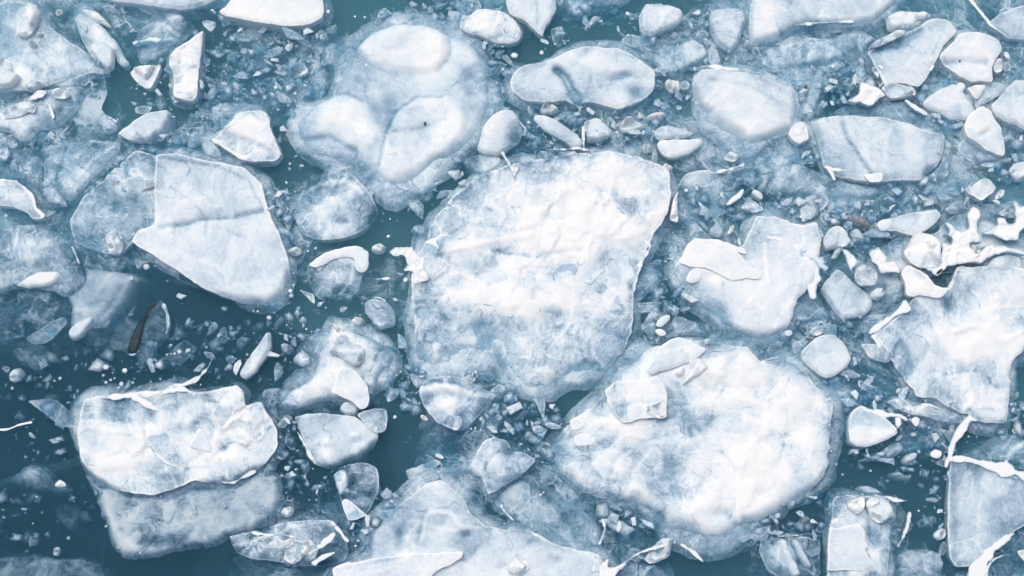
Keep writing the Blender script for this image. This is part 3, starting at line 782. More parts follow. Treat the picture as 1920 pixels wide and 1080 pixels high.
floe('ice_chunk', 'row of white lumps frozen on the upper edge of the tilted plate', 'ice chunk', 't3 600,240 660,200 715,175 745,152 790,160 785,178 720,210 640,245 605,252', z=.07, cl=.95, so=.1, th=.12, mat='rough', hf=.03, fw=14)
floe('ice_floe', 'rubbly translucent floe behind the upper corner of the tilted plate', 'ice floe', 't3 690,80 760,45 850,50 950,60 1030,68 1055,150 1030,110 960,92 860,140 780,165 700,150', z=-.03, cl=.6, so=.3, sw=20, th=.2, mat='rough', hf=.02, fw=20,
     parts=[('ice_lobe', 't3 830,65 880,50 925,65 905,95 850,95', dict(z=.05, cl=1, mat='smooth', th=.08, so=.2, sw=8))])
floe('ice_floe', 'bright white floe with a small dark pit in the upper right', 'ice floe', 't3 972,300 1005,255 1040,225 1072,185 1105,168 1200,170 1255,190 1292,215 1305,265 1270,310 1255,350 1255,432 1200,430 1140,430 1075,405 1035,365', z=.07, cl=1.08, so=.1, sw=20, th=.35, mat='smooth', rnd=.3, hn=.03, mark='the white floe with a dark pit',
     feats=[('L', 't3 980,330 1060,330 1140,325 1230,330', 6, -.04, -.3), ('E', 't3', 1010, 350, 60, 40, 30, -.06, -.4), ('E', 't3', 1180, 250, 100, 50, 0, .02, .1)],
     parts=[('dark_pit', 't3 1068,318 1080,311 1092,318 1090,330 1076,334', dict(z=.09, mat='twig', th=.02, so=.2, sw=3, res=2))])
floe('ice_chunk', 'small rounded white knob right of the white floe with a dark pit', 'ice chunk', 't3 1265,335 1282,305 1310,305 1318,350 1300,380 1270,375', z=.05, cl=1.05, so=.2, sw=8, th=.15, mat='smooth')
floe('ice_chip', 'slim white flake beyond the rounded knob near the right edge', 'ice chip', 't3 1312,275 1335,272 1352,305 1330,312', z=.05, cl=1.1, so=.1, th=.08, mat='snow')
floe('ice_floe', 'bright white leaf-shaped floe with a grey hollow near the right edge', 'ice floe', 't3 1105,660 1125,625 1155,590 1210,563 1245,582 1270,630 1300,680 1312,750 1325,812 1312,835 1270,815 1230,800 1170,755 1140,735 1108,705', z=.09, cl=1.12, so=.1, sw=12, th=.3, mat='smooth', rnd=.3, mark='the leaf-shaped white floe', feats=[('E', 't3', 1210, 708, 40, 12, -30, -.05, -.5), ('L', 't3 1110,700 1160,735 1290,670', 3, .0, .1)],
     parts=[('submerged_foot', 't3 1078,770 1125,720 1170,750 1212,805 1290,830 1300,860 1230,890 1190,865 1080,815', dict(z=-.05, cl=.55, so=.1, sw=10, th=.2, mat='smooth'))])
floe('ice_floe', 'whitish soft-edged floe left of the leaf-shaped floe', 'ice floe', 't3 880,545 925,500 980,470 1060,440 1105,480 1135,530 1162,585 1130,632 1040,632 980,600 920,575', z=.0, cl=.9, so=.3, sw=20, drop=.2, th=.25, mat='smooth', rnd=.4, parts=[('ice_lobe', 't3 1065,440 1095,435 1112,455 1095,490 1070,485', dict(z=.05, cl=1.05, mat='smooth', th=.07, so=.1, sw=6))])
floe('ice_chunk', 'white triangular chunk wedged over the leaf-shaped floe', 'ice chunk', 't3 1115,465 1160,450 1222,450 1210,490 1172,532', z=.04, cl=1.0, so=.1, th=.15, mat='smooth', rnd=.2)
floe('ice_floe', 'white rounded floe cut by the right edge beside the leaf-shaped floe', 'ice floe', 't3 1250,555 1290,515 1320,485 1355,440 1390,418 1440,420 1440,690 1380,660 1330,640 1275,618', z=.03, cl=.92, so=.2, sw=20, th=.25, mat='smooth', rnd=.4)
floe('ice_chunk', 'white diamond-shaped chunk below the leaf-shaped floe', 'ice chunk', 't3 1113,1012 1160,975 1210,940 1245,955 1275,1000 1240,1040 1195,1065 1150,1040', z=.06, cl=1.08, so=.1, sw=10, th=.2, mat='smooth', rnd=.25, mark='the diamond-shaped chunk')
floe('ice_chunk', 'round white chunk with a worn top on the right edge above the diamond-shaped chunk', 'ice chunk', 't3 1345,905 1375,865 1440,855 1440,955 1390,960', z=.03, cl=.98, so=.2, sw=10, th=.2, mat='smooth')
floe('ice_chunk', 'white five-sided chunk right of the bright chunky floe', 'ice chunk', 't3 160,705 195,665 228,640 268,668 273,740 222,770 185,740', z=.06, cl=1.08, so=.1, sw=8, th=.2, mat='smooth', rnd=.2, mark='the five-sided chunk')
floe('ice_floe', 'upright dim blue strip with a rusty leaf beside it', 'ice floe', 't3 235,600 255,520 285,440 310,375 335,350 362,365 350,470 325,560 305,620 260,630', z=-.04, cl=.52, so=.3, sw=14, th=.2, mat='ice')
floe('leaf', 'tiny rusty dead leaf caught in the ice', 'leaf', 't3 247,462 256,452 268,456 270,466 258,470', z=.0, th=.02, so=0, mat='leaf', res=2, rough=.4, hn=0)
floe('ice_floe', 'wide pale floe cut by the top edge right of centre', 'ice floe', 'g 1405,50 1418,-12 1690,-12 1668,15m 1640,40m 1570,45m 1500,47m 1470,65m 1440,74m 1410,80m', z=.01, cl=.8, so=.35, sw=30, drop=.2, th=.3, mat='smooth', hn=.03, mark='the wide pale floe at the top edge', feats=[('E', 'g', 1440, 30, 25, 50, 10, .02, .2), ('E', 'g', 1580, 10, 60, 30, 0, 0, -.15)], parts=[('ridge', 'g 1490,47 1540,42 1600,40', 2, 2, 4, .04)])
floe('ice_floe', 'blue-white sheet in the top right corner with a raised rim', 'ice floe', 'g 1852,42 1880,22 1930,5 1930,72 1888,68 1868,55', z=.01, cl=.72, so=.15, sw=20, th=.2, mat='smooth', parts=[('ridge', 'g 1815,-8 1835,18 1858,45 1885,66', 3, 3, 6, .03)])

# upper middle
floe('ice_floe', 'milky three lobed floe with soft outlines, left of the top centre', 'ice floe',
     'g 545,225 580,192 615,175 640,130 665,85 690,58 740,38 800,40 850,58 895,80 922,130 926,190 905,240m 865,288m 832,320s 790,350s 730,375s 700,352s 660,322s 620,300m 580,287m 555,268', mark='the milky three lobed floe', z=-.02, cl=.76, so=.6, sw=45, drop=.16, th=.3, mat='smooth', hn=.05,
     feats=[('P', 'g 668,80 700,55 735,42 800,42 830,62 836,105 815,130 770,135 730,128 700,120 682,105', .06, .35, 9, .3), ('P', 'g 575,215 605,182 650,178 690,198 712,240 700,278 660,278 612,262 585,245', .04, .2, 9, .5),
            ('E', 'g', 635, 230, 40, 22, 20, .03, .3), ('P', 'g 706,300 720,255 738,210 780,180 838,182 872,220 862,260 800,312 762,345 718,335', .06, .32, 9, .3), ('P', 'g 858,140 895,115 925,140 915,172 875,180', -.02, -.3, 8, .5),
            ('L', 'g 665,80 700,52 745,38 800,38 835,60', 4, -.05, -.5), ('L', 'g 572,215 600,182 650,175 680,190', 4, -.03, -.35), ('L', 'g 712,310 720,258 740,210 780,182 830,180', 3.5, -.04, -.4), ('L', 'g 560,262 620,255 665,282', 5, -.03, -.4),
            ('L', 'g 700,155 780,160 840,140 900,110', 22, .01, .2), ('L', 'g 700,160 720,200 712,250', 8, .01, .2), ('E', 'g', 680, 125, 30, 40, -40, -.02, -.15), ('E', 'g', 590, 230, 14, 22, 0, -.03, -.3), ('L', 'g 735,250 790,240 830,225', 4, -.01, -.2), ('L', 'g 843,65 845,105 820,130', 3, -.02, -.3)],
     parts=[('ridge', 't1 515,265 560,315 600,355', 3, 6, 7, .01)])
floe('twig', 'tiny dark bark scrap on the right lobe of the milky floe', 'twig', 't1 893,655 900,648 908,650 903,658 895,660', z=.075, th=.02, so=0, mat='twig', res=2, rough=.3, hn=0)
floe('ice_floe', 'rubbly translucent floe left of the milky three lobed floe', 'ice floe', 't1 290,250s 380,180s 480,210 540,280 620,390 640,440s 480,490s 400,430s 320,370s', z=-.1, cl=.42, so=.6, sw=25, drop=.2, th=.2, mat='rough', hf=.03, fw=25)
floe('ice_chunk', 'white knobbly chunk at the top with a glassy left end', 'ice chunk', 't1 1085,110 1100,68 1140,80 1160,55 1210,45 1300,50 1340,70 1385,110 1415,170 1400,215 1340,232 1280,225 1210,190 1140,175 1095,150', z=.04, cl=.98, so=.15, sw=14, th=.25, mat='rough', hn=.04, feats=[('E', 't1', 1110, 110, 35, 50, 0, -.04, -.5), ('E', 't1', 1340, 185, 60, 25, 0, -.03, -.35)], mark='the knobbly chunk at the top')
floe('ice_chunk', 'pointed pale chunk hanging from the top edge', 'ice chunk', 't2 20,-30 290,-30 292,45 262,100 235,140 222,195 190,165 140,118 100,95 40,70', z=.03, cl=.92, so=.15, sw=12, th=.25, mat='smooth', rnd=.3, mark='the pointed chunk at the top edge')
floe('ice_chunk', 'glassy cracked chunk at the top edge right of the pointed chunk', 'ice chunk', 't2 330,-30 700,-30 640,20 540,50 470,60 430,92 385,90 345,50', z=-.02, cl=.5, so=.3, sw=14, th=.2, mat='rough', hf=.02, fw=20)
floe('ice_floe', 'two lobed pale floe with clear dark windows, right of the milky floe', 'ice floe',
     'g 955,155 965,130 985,120 1030,112 1060,97 1100,86 1160,90 1195,108 1228,135 1225,170 1200,188 1180,195 1160,205 1120,192 1092,190 1082,196 1060,188 1020,190 985,188 962,172', mark='the two lobed floe', z=.02, cl=.86, so=.2, sw=18, drop=.15, th=.3, mat='smooth', hn=.03,
     feats=[('L', 'g 1045,128 1062,145 1072,165 1085,192', 7, -.14, -.95), ('E', 'g', 1163, 142, 26, 8, -10, -.1, -.8), ('E', 'g', 1195, 172, 20, 13, 10, -.1, -.75), ('E', 'g', 1205, 145, 25, 10, -20, -.03, -.3), ('E', 'g', 1115, 120, 40, 20, 20, .03, .15), ('L', 'g 1072,102 1110,125 1120,160', 3, .01, .15), ('E', 'g', 1000, 150, 30, 20, 0, .0, -.08)])
floe('ice_floe', 'dim clear shelf above the two lobed floe', 'ice floe', 't2 360,220s 440,170s 640,200 780,280 760,330 600,260 420,250', z=-.1, cl=.4, so=.4, sw=20, th=.15, mat='ice')
floe('ice_chunk', 'squarish pale chunk near the top with fluted front', 'ice chunk', 't2 735,80 770,12 850,8 920,28 962,48 975,90 940,120 900,140 850,160 800,192 745,165', z=.03, cl=.88, so=.2, sw=14, th=.25, mat='smooth', hn=.04, rnd=.4, mark='the squarish chunk near the top', feats=[('L', 't2 850,60 860,150', 4, 0, .2), ('L', 't2 760,60 760,150', 3, 0, .2), ('E', 't2', 850, 25, 70, 14, 5, -.02, -.3)],
     parts=[('submerged_foot', 't2 640,222 662,180 720,185 805,198 822,222 770,240 715,252', dict(z=-.07, cl=.5, so=.1, sw=8, th=.1, mat='smooth'))])
floe('ice_chunk', 'tall pale chunk right of the squarish chunk near the top', 'ice chunk', 't2 1110,62 1140,38 1210,30 1290,42 1310,110 1285,180 1255,245 1225,275 1190,255 1155,225 1118,160', z=.0, cl=.84, so=.3, sw=16, th=.25, mat='smooth', hn=.03, mark='the tall pale chunk near the top')
floe('ice_floe', 'translucent tongue between the tall pale chunk and the two lobed floe', 'ice floe', 't2 785,290 850,250 940,215 1000,190 1080,235 1105,290 1050,330 980,372 920,400 860,370 815,325', z=-.05, cl=.55, so=.3, sw=14, th=.2, mat='ice')
floe('ice_chunk', 'rounded clear chunk on the left flank of the wide pale floe', 'ice chunk', 't2 1325,200 1350,130 1421,90 1480,110 1450,200 1380,240', z=-.03, cl=.6, so=.3, sw=14, th=.2, mat='ice')
floe('ice_chip', 'round white pebble of ice right of the two lobed floe', 'ice chip', 't2 868,432 895,418 925,415 962,450 950,482 912,490 885,465', z=.03, cl=1.0, so=.2, sw=7, th=.15, mat='smooth')
floe('ice_chip', 'plump white chip below the clear window of the two lobed floe', 'ice chip', 't2 625,655 670,615 720,632 762,655 720,682 700,698 645,692', z=.03, cl=.95, so=.25, sw=7, th=.15, mat='smooth')
floe('ice_chunk', 'grey-white pentagon chunk under the two lobed floe', 'ice chunk', 't2 440,648 470,630 522,624 560,655 596,700 565,725 530,748 460,752', z=.01, cl=.85, so=.2, sw=8, th=.15, mat='smooth', rnd=.25)
floe('ice_chunk', 'slanted pale bar under the left lobe of the two lobed floe', 'ice chunk', 't2 174,635 182,612 212,608 300,640 350,675 402,712 432,755 428,778 385,782 330,745 270,712 215,680', z=.02, cl=.9, so=.15, sw=8, th=.15, mat='smooth', rnd=.35)
floe('ice_chip', 'dim pale chip above the slanted pale bar', 'ice chip', 't2 196,590 220,555 252,538 322,575 300,590 255,602', z=-.03, cl=.75, so=.3, sw=7, th=.1, mat='smooth')
floe('ice_chunk', 'dark glassy nugget right of the slanted pale bar', 'ice chunk', 't2 300,610 330,585 370,580 408,625 405,665 385,672 355,655', z=.01, cl=.3, so=.2, sw=6, th=.12, mat='clear', hf=.03, fw=12)
floe('ice_chunk', 'bright half-moon chunk below and right of the two lobed floe', 'ice chunk', 't2 832,765 860,742 950,738 1040,735 1080,748 1055,775 1000,812 940,835 890,840 852,808', z=.05, cl=1.0, so=.15, sw=8, th=.2, mat='smooth', rnd=.4, mark='the half-moon chunk',
     parts=[('upper_wing', 't2 815,700 835,675 900,662 960,680 1030,705 1000,728 920,735 840,740', dict(z=.0, cl=.6, so=.2, sw=8, th=.1, mat='ice'))])
floe('ice_chip', 'pale lens chip above the half-moon chunk', 'ice chip', 't2 770,612 815,590 870,585 892,605 850,630 790,632', z=.0, cl=.78, so=.3, sw=7, th=.1, mat='smooth')
floe('ice_chip', 'pale triangular chip right of the half-moon chunk', 'ice chip', 't2 1183,842 1222,798 1272,830 1240,862', z=.01, cl=.88, so=.15, sw=6, th=.1, mat='smooth', rnd=.2)
floe('ice_chip', 'small square pale chip left of the half-moon chunk', 'ice chip', 't2 748,780 755,762 800,760 802,800 765,812', z=.0, cl=.8, so=.2, sw=6, th=.1, mat='smooth', rnd=.2)
floe('ice_chip', 'white corner chip just under the half-moon chunk', 'ice chip', 't2 858,880 880,870 922,892 890,916', z=.04, cl=1.0, so=.1, sw=5, th=.1, mat='smooth', rnd=.2)
floe('ice_chip', 'thin upright pale chip beside the half-moon chunk', 'ice chip', 't2 800,860 805,800 830,785 840,820 832,880', z=-.02, cl=.75, so=.2, sw=6, th=.1, mat='smooth')
floe('ice_chunk', 'stubby white column of ice with a dark feathered right side', 'ice chunk', 't1 1175,790 1195,720 1225,650 1270,600 1320,578 1370,585 1405,630 1421,690 1400,750 1340,790 1290,820 1220,815', z=.05, cl=.9, so=.2, sw=14, th=.3, mat='smooth', hn=.02, mark='the stubby column', feats=[('E', 't1', 1385, 720, 45, 80, 20, -.12, -.85), ('L', 't1 1300,600 1260,700 1230,800', 12, .02, .15)],
     parts=[('ridge', 't2 92,640 115,670 130,690 118,720', 3, 4, 6, .07)])
floe('ice_chunk', 'dim translucent lump below the stubby column', 'ice chunk', 't1 1075,850 1120,825 1180,812 1290,812 1325,865 1255,930 1190,935 1110,900', z=-.04, cl=.55, so=.35, sw=14, th=.2, mat='ice')
floe('frost_crust', 'white forked splinter stuck on the top left of the middle floe', 'ice crust', 't1 1302,800 1325,815 1345,850 1362,880 1380,895 1410,890 1385,910 1390,965 1375,960 1362,920 1335,860', z=.09, cl=1.2, so=0, th=.06, mat='snow', res=3)
floe('frost_crust', 'thin white arched rod above the top edge of the middle floe', 'ice crust', (ribbon('t2 245,797 330,795 400,792 450,796 482,808 490,830', 2, 3, 5)), z=.06, cl=1.2, so=0, th=.05, mat='snow', res=3)
floe('frost_crust', 'thin white upright rod beside the grey-white pentagon', 'ice crust', (ribbon('t2 436,670 438,730 440,790', 3, 3, 5)), z=.05, cl=1.2, so=0, th=.05, mat='snow', res=3)
floe('ice_chunk', 'pale lump under the arched rod', 'ice chunk', 't2 188,812 215,798 250,800 270,845 262,868 235,872 210,840', z=.03, cl=.92, so=.2, sw=8, th=.12, mat='smooth')
floe('ice_chunk', 'pale slab hung between the arched rod and the middle floe', 'ice chunk', 't2 300,800 400,795 415,830 370,850 310,830', z=.0, cl=.7, so=.2, sw=8, th=.12, mat='smooth')

# upper left
floe('ice_floe', 'long triangular translucent floe in the upper left', 'ice floe', 't0 -30,40 60,5 170,15 238,105 330,190 440,262 520,330 590,382 560,392 480,385 380,422 270,448 180,482 120,482 -30,485', mark='the long triangular floe', z=-.035, cl=.72, so=.12, sw=25, th=.3, mat='ice', rnd=.25, hn=.04,
     feats=[('E', 't0', 230, 370, 90, 30, 10, -.02, -.3), ('E', 't0', 420, 330, 100, 30, 20, .01, .2), ('E', 't0', 60, 250, 60, 60, 0, -.01, -.1), ('L', 't0 245,100 330,185 440,260 520,330', 8, -.02, -.2)])
floe('ice_slab', 'upright white pillow-like slab on the long triangular floe', 'ice slab', 't0 80,172 88,130 112,80 150,28 182,15 216,58 200,95 188,120 168,172 125,192 95,185', z=.08, cl=1.15, so=.15, sw=8, th=.12, mat='smooth', rnd=.4, hn=.02)
floe('ice_slab', 'bright white slab at the left edge on the long triangular floe', 'ice slab', 't0 -30,310 30,305 52,332 65,378 108,400 92,440 45,466 -30,475', z=.06, cl=1.05, so=.15, sw=10, th=.14, mat='smooth', rnd=.4)
floe('ice_slab', 'grey-white slab on the bottom edge of the long triangular floe', 'ice slab', 't0 118,440 150,428 200,430 238,442 205,475 165,485 130,480', z=.02, cl=.98, so=.2, sw=8, th=.12, mat='smooth')
floe('ice_chip', 'oval white lump in the centre of the long triangular floe', 'ice chip', 't0 140,225 165,207 192,220 190,245 160,252', z=.01, cl=1.0, so=.5, sw=7, drop=.06, th=.1, mat='smooth')
floe('ice_chip', 'oval white lump right of the pillow-like slab', 'ice chip', 't0 182,180 205,165 230,172 222,190 195,193', z=.01, cl=.95, so=.5, sw=6, drop=.06, th=.1, mat='smooth')
floe('ice_chip', 'small oval white lump at the tip of the long triangular floe', 'ice chip', 't0 485,318 515,305 550,322 545,345 515,345', z=.01, cl=.95, so=.5, sw=6, drop=.06, th=.1, mat='smooth')
floe('ice_chip', 'oval white lump above the pillow-like slab', 'ice chip', 't0 285,60 305,42 332,48 325,68 295,76', z=.0, cl=.95, so=.5, sw=6, drop=.06, th=.1, mat='smooth')
floe('ice_chunk', 'elongated clear chunk with a white core beside the long triangular floe', 'ice chunk', 't0 390,92 425,60 470,65 520,110 565,165 610,210 640,250 665,300 688,335 655,352 620,330 608,270 600,352 572,372 530,345 480,290 450,240 420,180', mark='the elongated chunk with a white core', z=-.02, cl=.55, so=.2, sw=14, th=.25, mat='ice', hn=.04,
     parts=[('white_core', 't0 470,240 500,215 545,208 590,235 608,262 600,350 572,368 530,335 495,290', dict(z=.03, cl=.95, so=.3, sw=10, th=.1, mat='smooth')), ('snow_crust', 't0 430,48 470,42 510,55 545,85 585,125 590,142 550,125 500,100 460,75', dict(z=.05, cl=.95, mat='rough', so=.2, sw=8, th=.08, hf=.02, fw=12)), ('ice_lobe', 't0 395,110 430,90 475,130 480,170 450,190', dict(z=.02, cl=.9, so=.5, sw=12, th=.08, mat='smooth'))])
floe('ice_floe', 'dusky translucent block with a white streak of snow near the top left', 'ice floe', 't0 700,205 770,115 820,52 870,45 935,62 1012,90 1015,165 960,215 905,265 868,315 800,335 755,335 720,290', mark='the dusky block with a streak of snow', z=-.06, cl=.45, so=.3, sw=20, th=.3, mat='ice', feats=[('E', 't0', 930, 120, 60, 40, -40, .02, .25)],
     parts=[('snow_streak', 't0 698,222 722,208 760,210 800,190 840,192 875,200 862,225 835,228 790,222 755,232 715,246', dict(z=.03, mat='snow', so=0, th=.08, res=3, hn=.03))])
floe('ice_floe', 'wide thin slab cut by the top edge left of centre', 'ice floe', 't0 500,-30 1170,-30 1110,15 1040,38 980,46 900,40 800,25 700,14 640,10', z=.0, cl=.8, so=.15, sw=15, th=.2, mat='smooth', mark='the thin slab at the top edge')
floe('ice_floe', 'thick bright white slab cut by the top edge', 'ice floe', 'g 408,22 425,8 445,-14 598,-14 607,14 603,33 585,42 560,48 505,44 455,36 420,28', z=.11, cl=1.15, so=.1, sw=12, th=.4, mat='smooth', mark='the thick white slab at the top edge')
floe('ice_chunk', 'tall white jagged shard pointing up near the top left', 'ice chunk', 't0 1085,152 1078,230 1068,310 1055,380 1055,440 1050,500 1020,535 960,525 920,502 930,455 925,400 895,332 915,290 935,258 1000,218 1050,175', mark='the tall jagged shard', z=.07, cl=1.0, so=.1, sw=10, th=.3, mat='rough', rnd=.2, hn=.04, hf=.02, fw=22, feats=[('E', 't0', 950, 420, 40, 60, 0, -.05, -.35)])
floe('ice_chunk', 'small white wedge left of the tall jagged shard', 'ice chunk', 't0 686,385 715,360 745,345 858,338 835,395 798,470 755,455 710,425', z=.04, cl=1.0, so=.15, sw=10, th=.25, mat='smooth', rnd=.25, mark='the small white wedge', feats=[('E', 't0', 792, 380, 14, 12, 0, -.04, -.4)])
floe('ice_chunk', 'smooth lens-shaped white chunk in dark water on the upper left', 'ice chunk', 't0 622,708 655,685 690,658 740,622 790,600 880,580 920,595m 915,650s 882,712s 830,740s 790,750m 700,742', mark='the lens-shaped white chunk', z=.03, cl=.98, so=.15, sw=16, drop=.25, th=.25, mat='smooth', rnd=.4)
floe('ice_chunk', 'small glassy chunk with a white rim left of the lens-shaped chunk', 'ice chunk', 't0 530,612 565,605 605,628 632,655 605,690 570,708 545,690', z=-.01, cl=.55, so=.2, sw=7, th=.15, mat='ice', parts=[('ridge', 't0 545,610 590,628 625,655', 3, 4, 5, .04)])
floe('ice_chunk', 'faceted rock-like white chunk with a textured lower face', 'ice chunk', 'g 396,262 412,248 426,236 447,212 470,207 495,206 503,222 512,252 527,288 515,302 475,303 450,297 425,280', mark='the faceted rock-like chunk', z=.06, cl=.95, so=.1, sw=12, th=.3, mat='rough', rnd=.15, hn=.02,
     feats=[('P', 'g 400,258 420,248 470,262 500,275 520,295 470,300 430,280', -.05, -.3, 6, .8), ('L', 'g 397,260 430,283 470,296', 3, .02, .4)], parts=[('ridge', 'g 494,206 503,220 506,232', 2, 2, 4, .09)])
floe('ice_floe', 'bubbly dim ice behind the faceted rock-like chunk', 'ice floe', 'g 388,250s 392,200 415,190 455,188 492,196 498,206 450,212 428,236 405,255', z=-.06, cl=.42, so=.3, sw=12, th=.2, mat='rough')
floe('ice_chunk', 'dim oblong lump left of the faceted rock-like chunk', 'ice chunk', 't0 985,745 1010,700 1050,678 1092,662 1098,700 1065,745 1020,780 990,778', z=-.06, cl=.65, so=.3, sw=9, th=.15, mat='smooth')
floe('ice_chunk', 'pale lump under the faceted rock-like chunk', 'ice chunk', 't0 1068,765 1105,735 1150,762 1185,795 1195,835 1150,855 1110,840 1080,805', z=-.03, cl=.72, so=.3, sw=9, th=.15, mat='ice')
floe('ice_floe', 'rubble-topped floe with white flakes at the left edge', 'ice floe', 't0 -30,570 20,570 90,535 180,490 275,460 350,450 432,452 442,490 415,560 360,620 320,655 270,680 200,690 150,745 100,745 50,700 -30,690', mark='the rubble-topped floe at the left edge', z=-.02, cl=.68, so=.25, sw=20, th=.25, mat='ice', hn=.03, feats=[('E', 't0', 90, 640, 90, 60, 0, .05, .3), ('E', 't0', 330, 560, 80, 70, 0, -.05, -.2), ('E', 't0', 230, 680, 60, 20, 0, 0, .2)])
floe('ice_slab', 'white flake pile on the rubble-topped floe', 'ice slab', 't0 18,580 60,562 90,545 130,538 160,548 192,562 182,600 150,590 120,615 60,625 20,632', z=.06, cl=1.0, so=.1, th=.1, mat='rough', hf=.03, fw=18)
floe('ice_slab', 'slim white shard at the top of the rubble-topped floe', 'ice slab', 't0 150,538 175,505 205,485 262,478 235,505 200,520', z=.05, cl=1.1, so=0, th=.06, mat='snow', rnd=.1)
floe('ice_slab', 'pale plate on the upper right of the rubble-topped floe', 'ice slab', 't0 268,480 300,460 350,475 378,505 345,520 290,515', z=.03, cl=.9, so=.1, th=.06, mat='smooth', rnd=.2)
floe('ice_slab', 'needle-like white shard standing on the rubble-topped floe', 'ice slab', 't0 253,552 262,545 278,575 292,630 278,635 265,600', z=.07, cl=1.2, so=0, th=.06, mat='snow', rnd=.1)
floe('ice_floe', 'mottled sunken floe above the left shelf of the cracked white floe', 'ice floe', 't0 208,790 270,772 340,770 450,755 560,742 640,768 622,820 585,865 540,900 480,960 430,1020 355,1080 280,1030 222,980 232,900', mark='the mottled sunken floe on the left', z=-.045, cl=.62, so=.2, sw=18, th=.25, mat='ice', hn=.04, feats=[('E', 't0', 420, 835, 40, 20, -10, .04, .35), ('E', 't0', 330, 910, 100, 30, 20, -.03, -.25)])
floe('ice_chunk', 'smooth dim lens at the top of the mottled sunken floe', 'ice chunk', 't0 445,760 480,742 530,740 568,765 530,778 470,775', z=-.02, cl=.8, so=.4, sw=8, drop=.1, th=.1, mat='smooth')
floe('ice_floe', 'lumpy blue rubble floe at the left edge under the rubble-topped floe', 'ice floe', 't0 60,800 120,780 190,790 232,850 238,930 200,968 120,985 60,960 40,880', z=-.04, cl=.6, so=.3, sw=16, th=.25, mat='rough', hf=.04, fw=24)
floe('ice_chunk', 'white-rimmed corner of a slab at the left edge', 'ice chunk', 'g -12,335 5,335 28,338 45,352 60,372 66,392 84,408 62,412 50,398 25,388 -12,382', mark='the white-rimmed slab at the left edge', z=.04, cl=.85, so=.1, sw=10, th=.2, mat='smooth', rnd=.2, parts=[('ridge', 'g 28,338 45,352 60,370 66,390 82,407', 3, 12, 7, .08)])
floe('ice_chunk', 'pale jagged chunk right of the white-rimmed slab', 'ice chunk', 'g 77,352 92,342 108,355 117,372 124,384 105,387 82,384', z=-.01, cl=.8, so=.25, sw=9, th=.15, mat='smooth')

# left
floe('ice_floe', 'smooth white floe with a grey crack and a clear brownish shelf on its left', 'ice floe',
     'g 293,290 330,288 400,303 455,312 490,345 505,400 525,440 541,490 543,520m 535,548m 500,568m 450,565m 380,540 330,505 290,480 245,452 258,432 290,420 290,350', mark='the cracked white floe on the left', z=.05, cl=1.0, so=.1, sw=40, drop=.2, th=.4, mat='smooth', rnd=.3, hn=.03, rough=1.5,
     feats=[('L', 'g 300,428 380,412 440,405 490,395', 4, -.04, -.4), ('E', 'g', 405, 402, 26, 8, -5, -.04, -.3), ('L', 'g 300,295 400,310 465,335 495,400', 2.5, 0, -.25), ('P', 'g 300,300 440,320 480,380 400,400 300,410', 0, -.12, 20), ('E', 'g', 290, 455, 50, 12, 20, -.02, -.2)],
     parts=[('clear_shelf', 'g 293,292 255,283 225,305 195,335 155,370 130,415 140,455 180,470 225,478 248,452 290,420 290,350', dict(z=-.03, cl=.5, so=.1, sw=20, th=.2, mat='ice', feats=[('E', 'g', 200, 400, 60, 40, 0, .0, .15), ('E', 'g', 240, 330, 40, 30, 0, 0, .25), ('E', 'g', 225, 390, 20, 14, 0, -.02, -.4), ('L', 'g 150,375 225,300 260,285', 5, 0, .2)])),
            ('ridge', 'g 512,440 520,470 527,498', 2, 2, 5, .07), ('ridge', 'g 240,438 275,455 310,480 345,490', 3, 2, 6, .07)])
floe('pebbles', 'brown stain of silt frozen beside the cracked white floe', 'silt', 'g 262,362 268,350 285,340 300,335 296,348 280,358', z=-.01, th=.04, so=.3, sw=6, mat='brown', cl=.75, res=3)
floe('ice_chunk', 'white crumpled lump on the clear shelf of the cracked floe', 'ice chunk', 't4 560,262 580,240 612,235 645,268 655,320 640,352 605,360 570,335', z=.05, cl=.95, so=.15, sw=8, th=.15, mat='rough', hf=.04, fw=14)
floe('ice_floe', 'broad clear floe with curved streaks on the left', 'ice floe', 't4 -30,245 60,205 180,195 280,230 345,275 400,340 430,420 445,500 430,540 380,575 320,582 290,548 150,542 80,535 -30,560', mark='the streaked clear floe on the left', z=-.035, cl=.62, so=.25, sw=25, th=.3, mat='ice', hn=.05,
     feats=[('E', 't4', 220, 300, 120, 50, 20, .02, .2), ('E', 't4', 120, 420, 100, 20, -10, -.04, -.3), ('L', 't4 300,240 360,310 410,400 440,500', 6, .02, .3), ('E', 't4', 300, 250, 60, 16, 40, -.05, -.3)],
     parts=[('ridge', 't4 383,318 402,365 424,412', 2, 3, 6, .03), ('white_lens', 't4 78,522 120,490 165,460 225,445 290,448 325,462 300,505 250,525 160,538', dict(z=.0, cl=1.0, so=.4, sw=12, drop=.12, th=.08, mat='smooth'))])
floe('ice_floe', 'soft blue fan of sunken ice below the streaked clear floe', 'ice floe', 't4 440,500 430,415 560,425 700,445 800,470s 770,520s 735,580s 700,660s 640,720s 590,780s 480,835s 400,825s 330,780s 308,755s 325,640s 335,580', mark='the blue fan of sunken ice', skirt=False, z=-.05, cl=.72, so=.5, sw=30, drop=.3, th=.25, mat='smooth', hn=.05, feats=[('L', 't4 640,540 560,660 480,760', 7, -.02, -.2), ('E', 't4', 560, 500, 150, 60, 0, .02, .1), ('L', 't4 330,670 430,655 510,660', 4, .02, .2)],
     parts=[('white_lens', 't4 348,772 380,735 430,705 485,682 502,695 470,745 440,785 395,815 365,800', dict(z=-.02, cl=1.0, so=.5, sw=10, drop=.12, th=.08, mat='smooth'))])
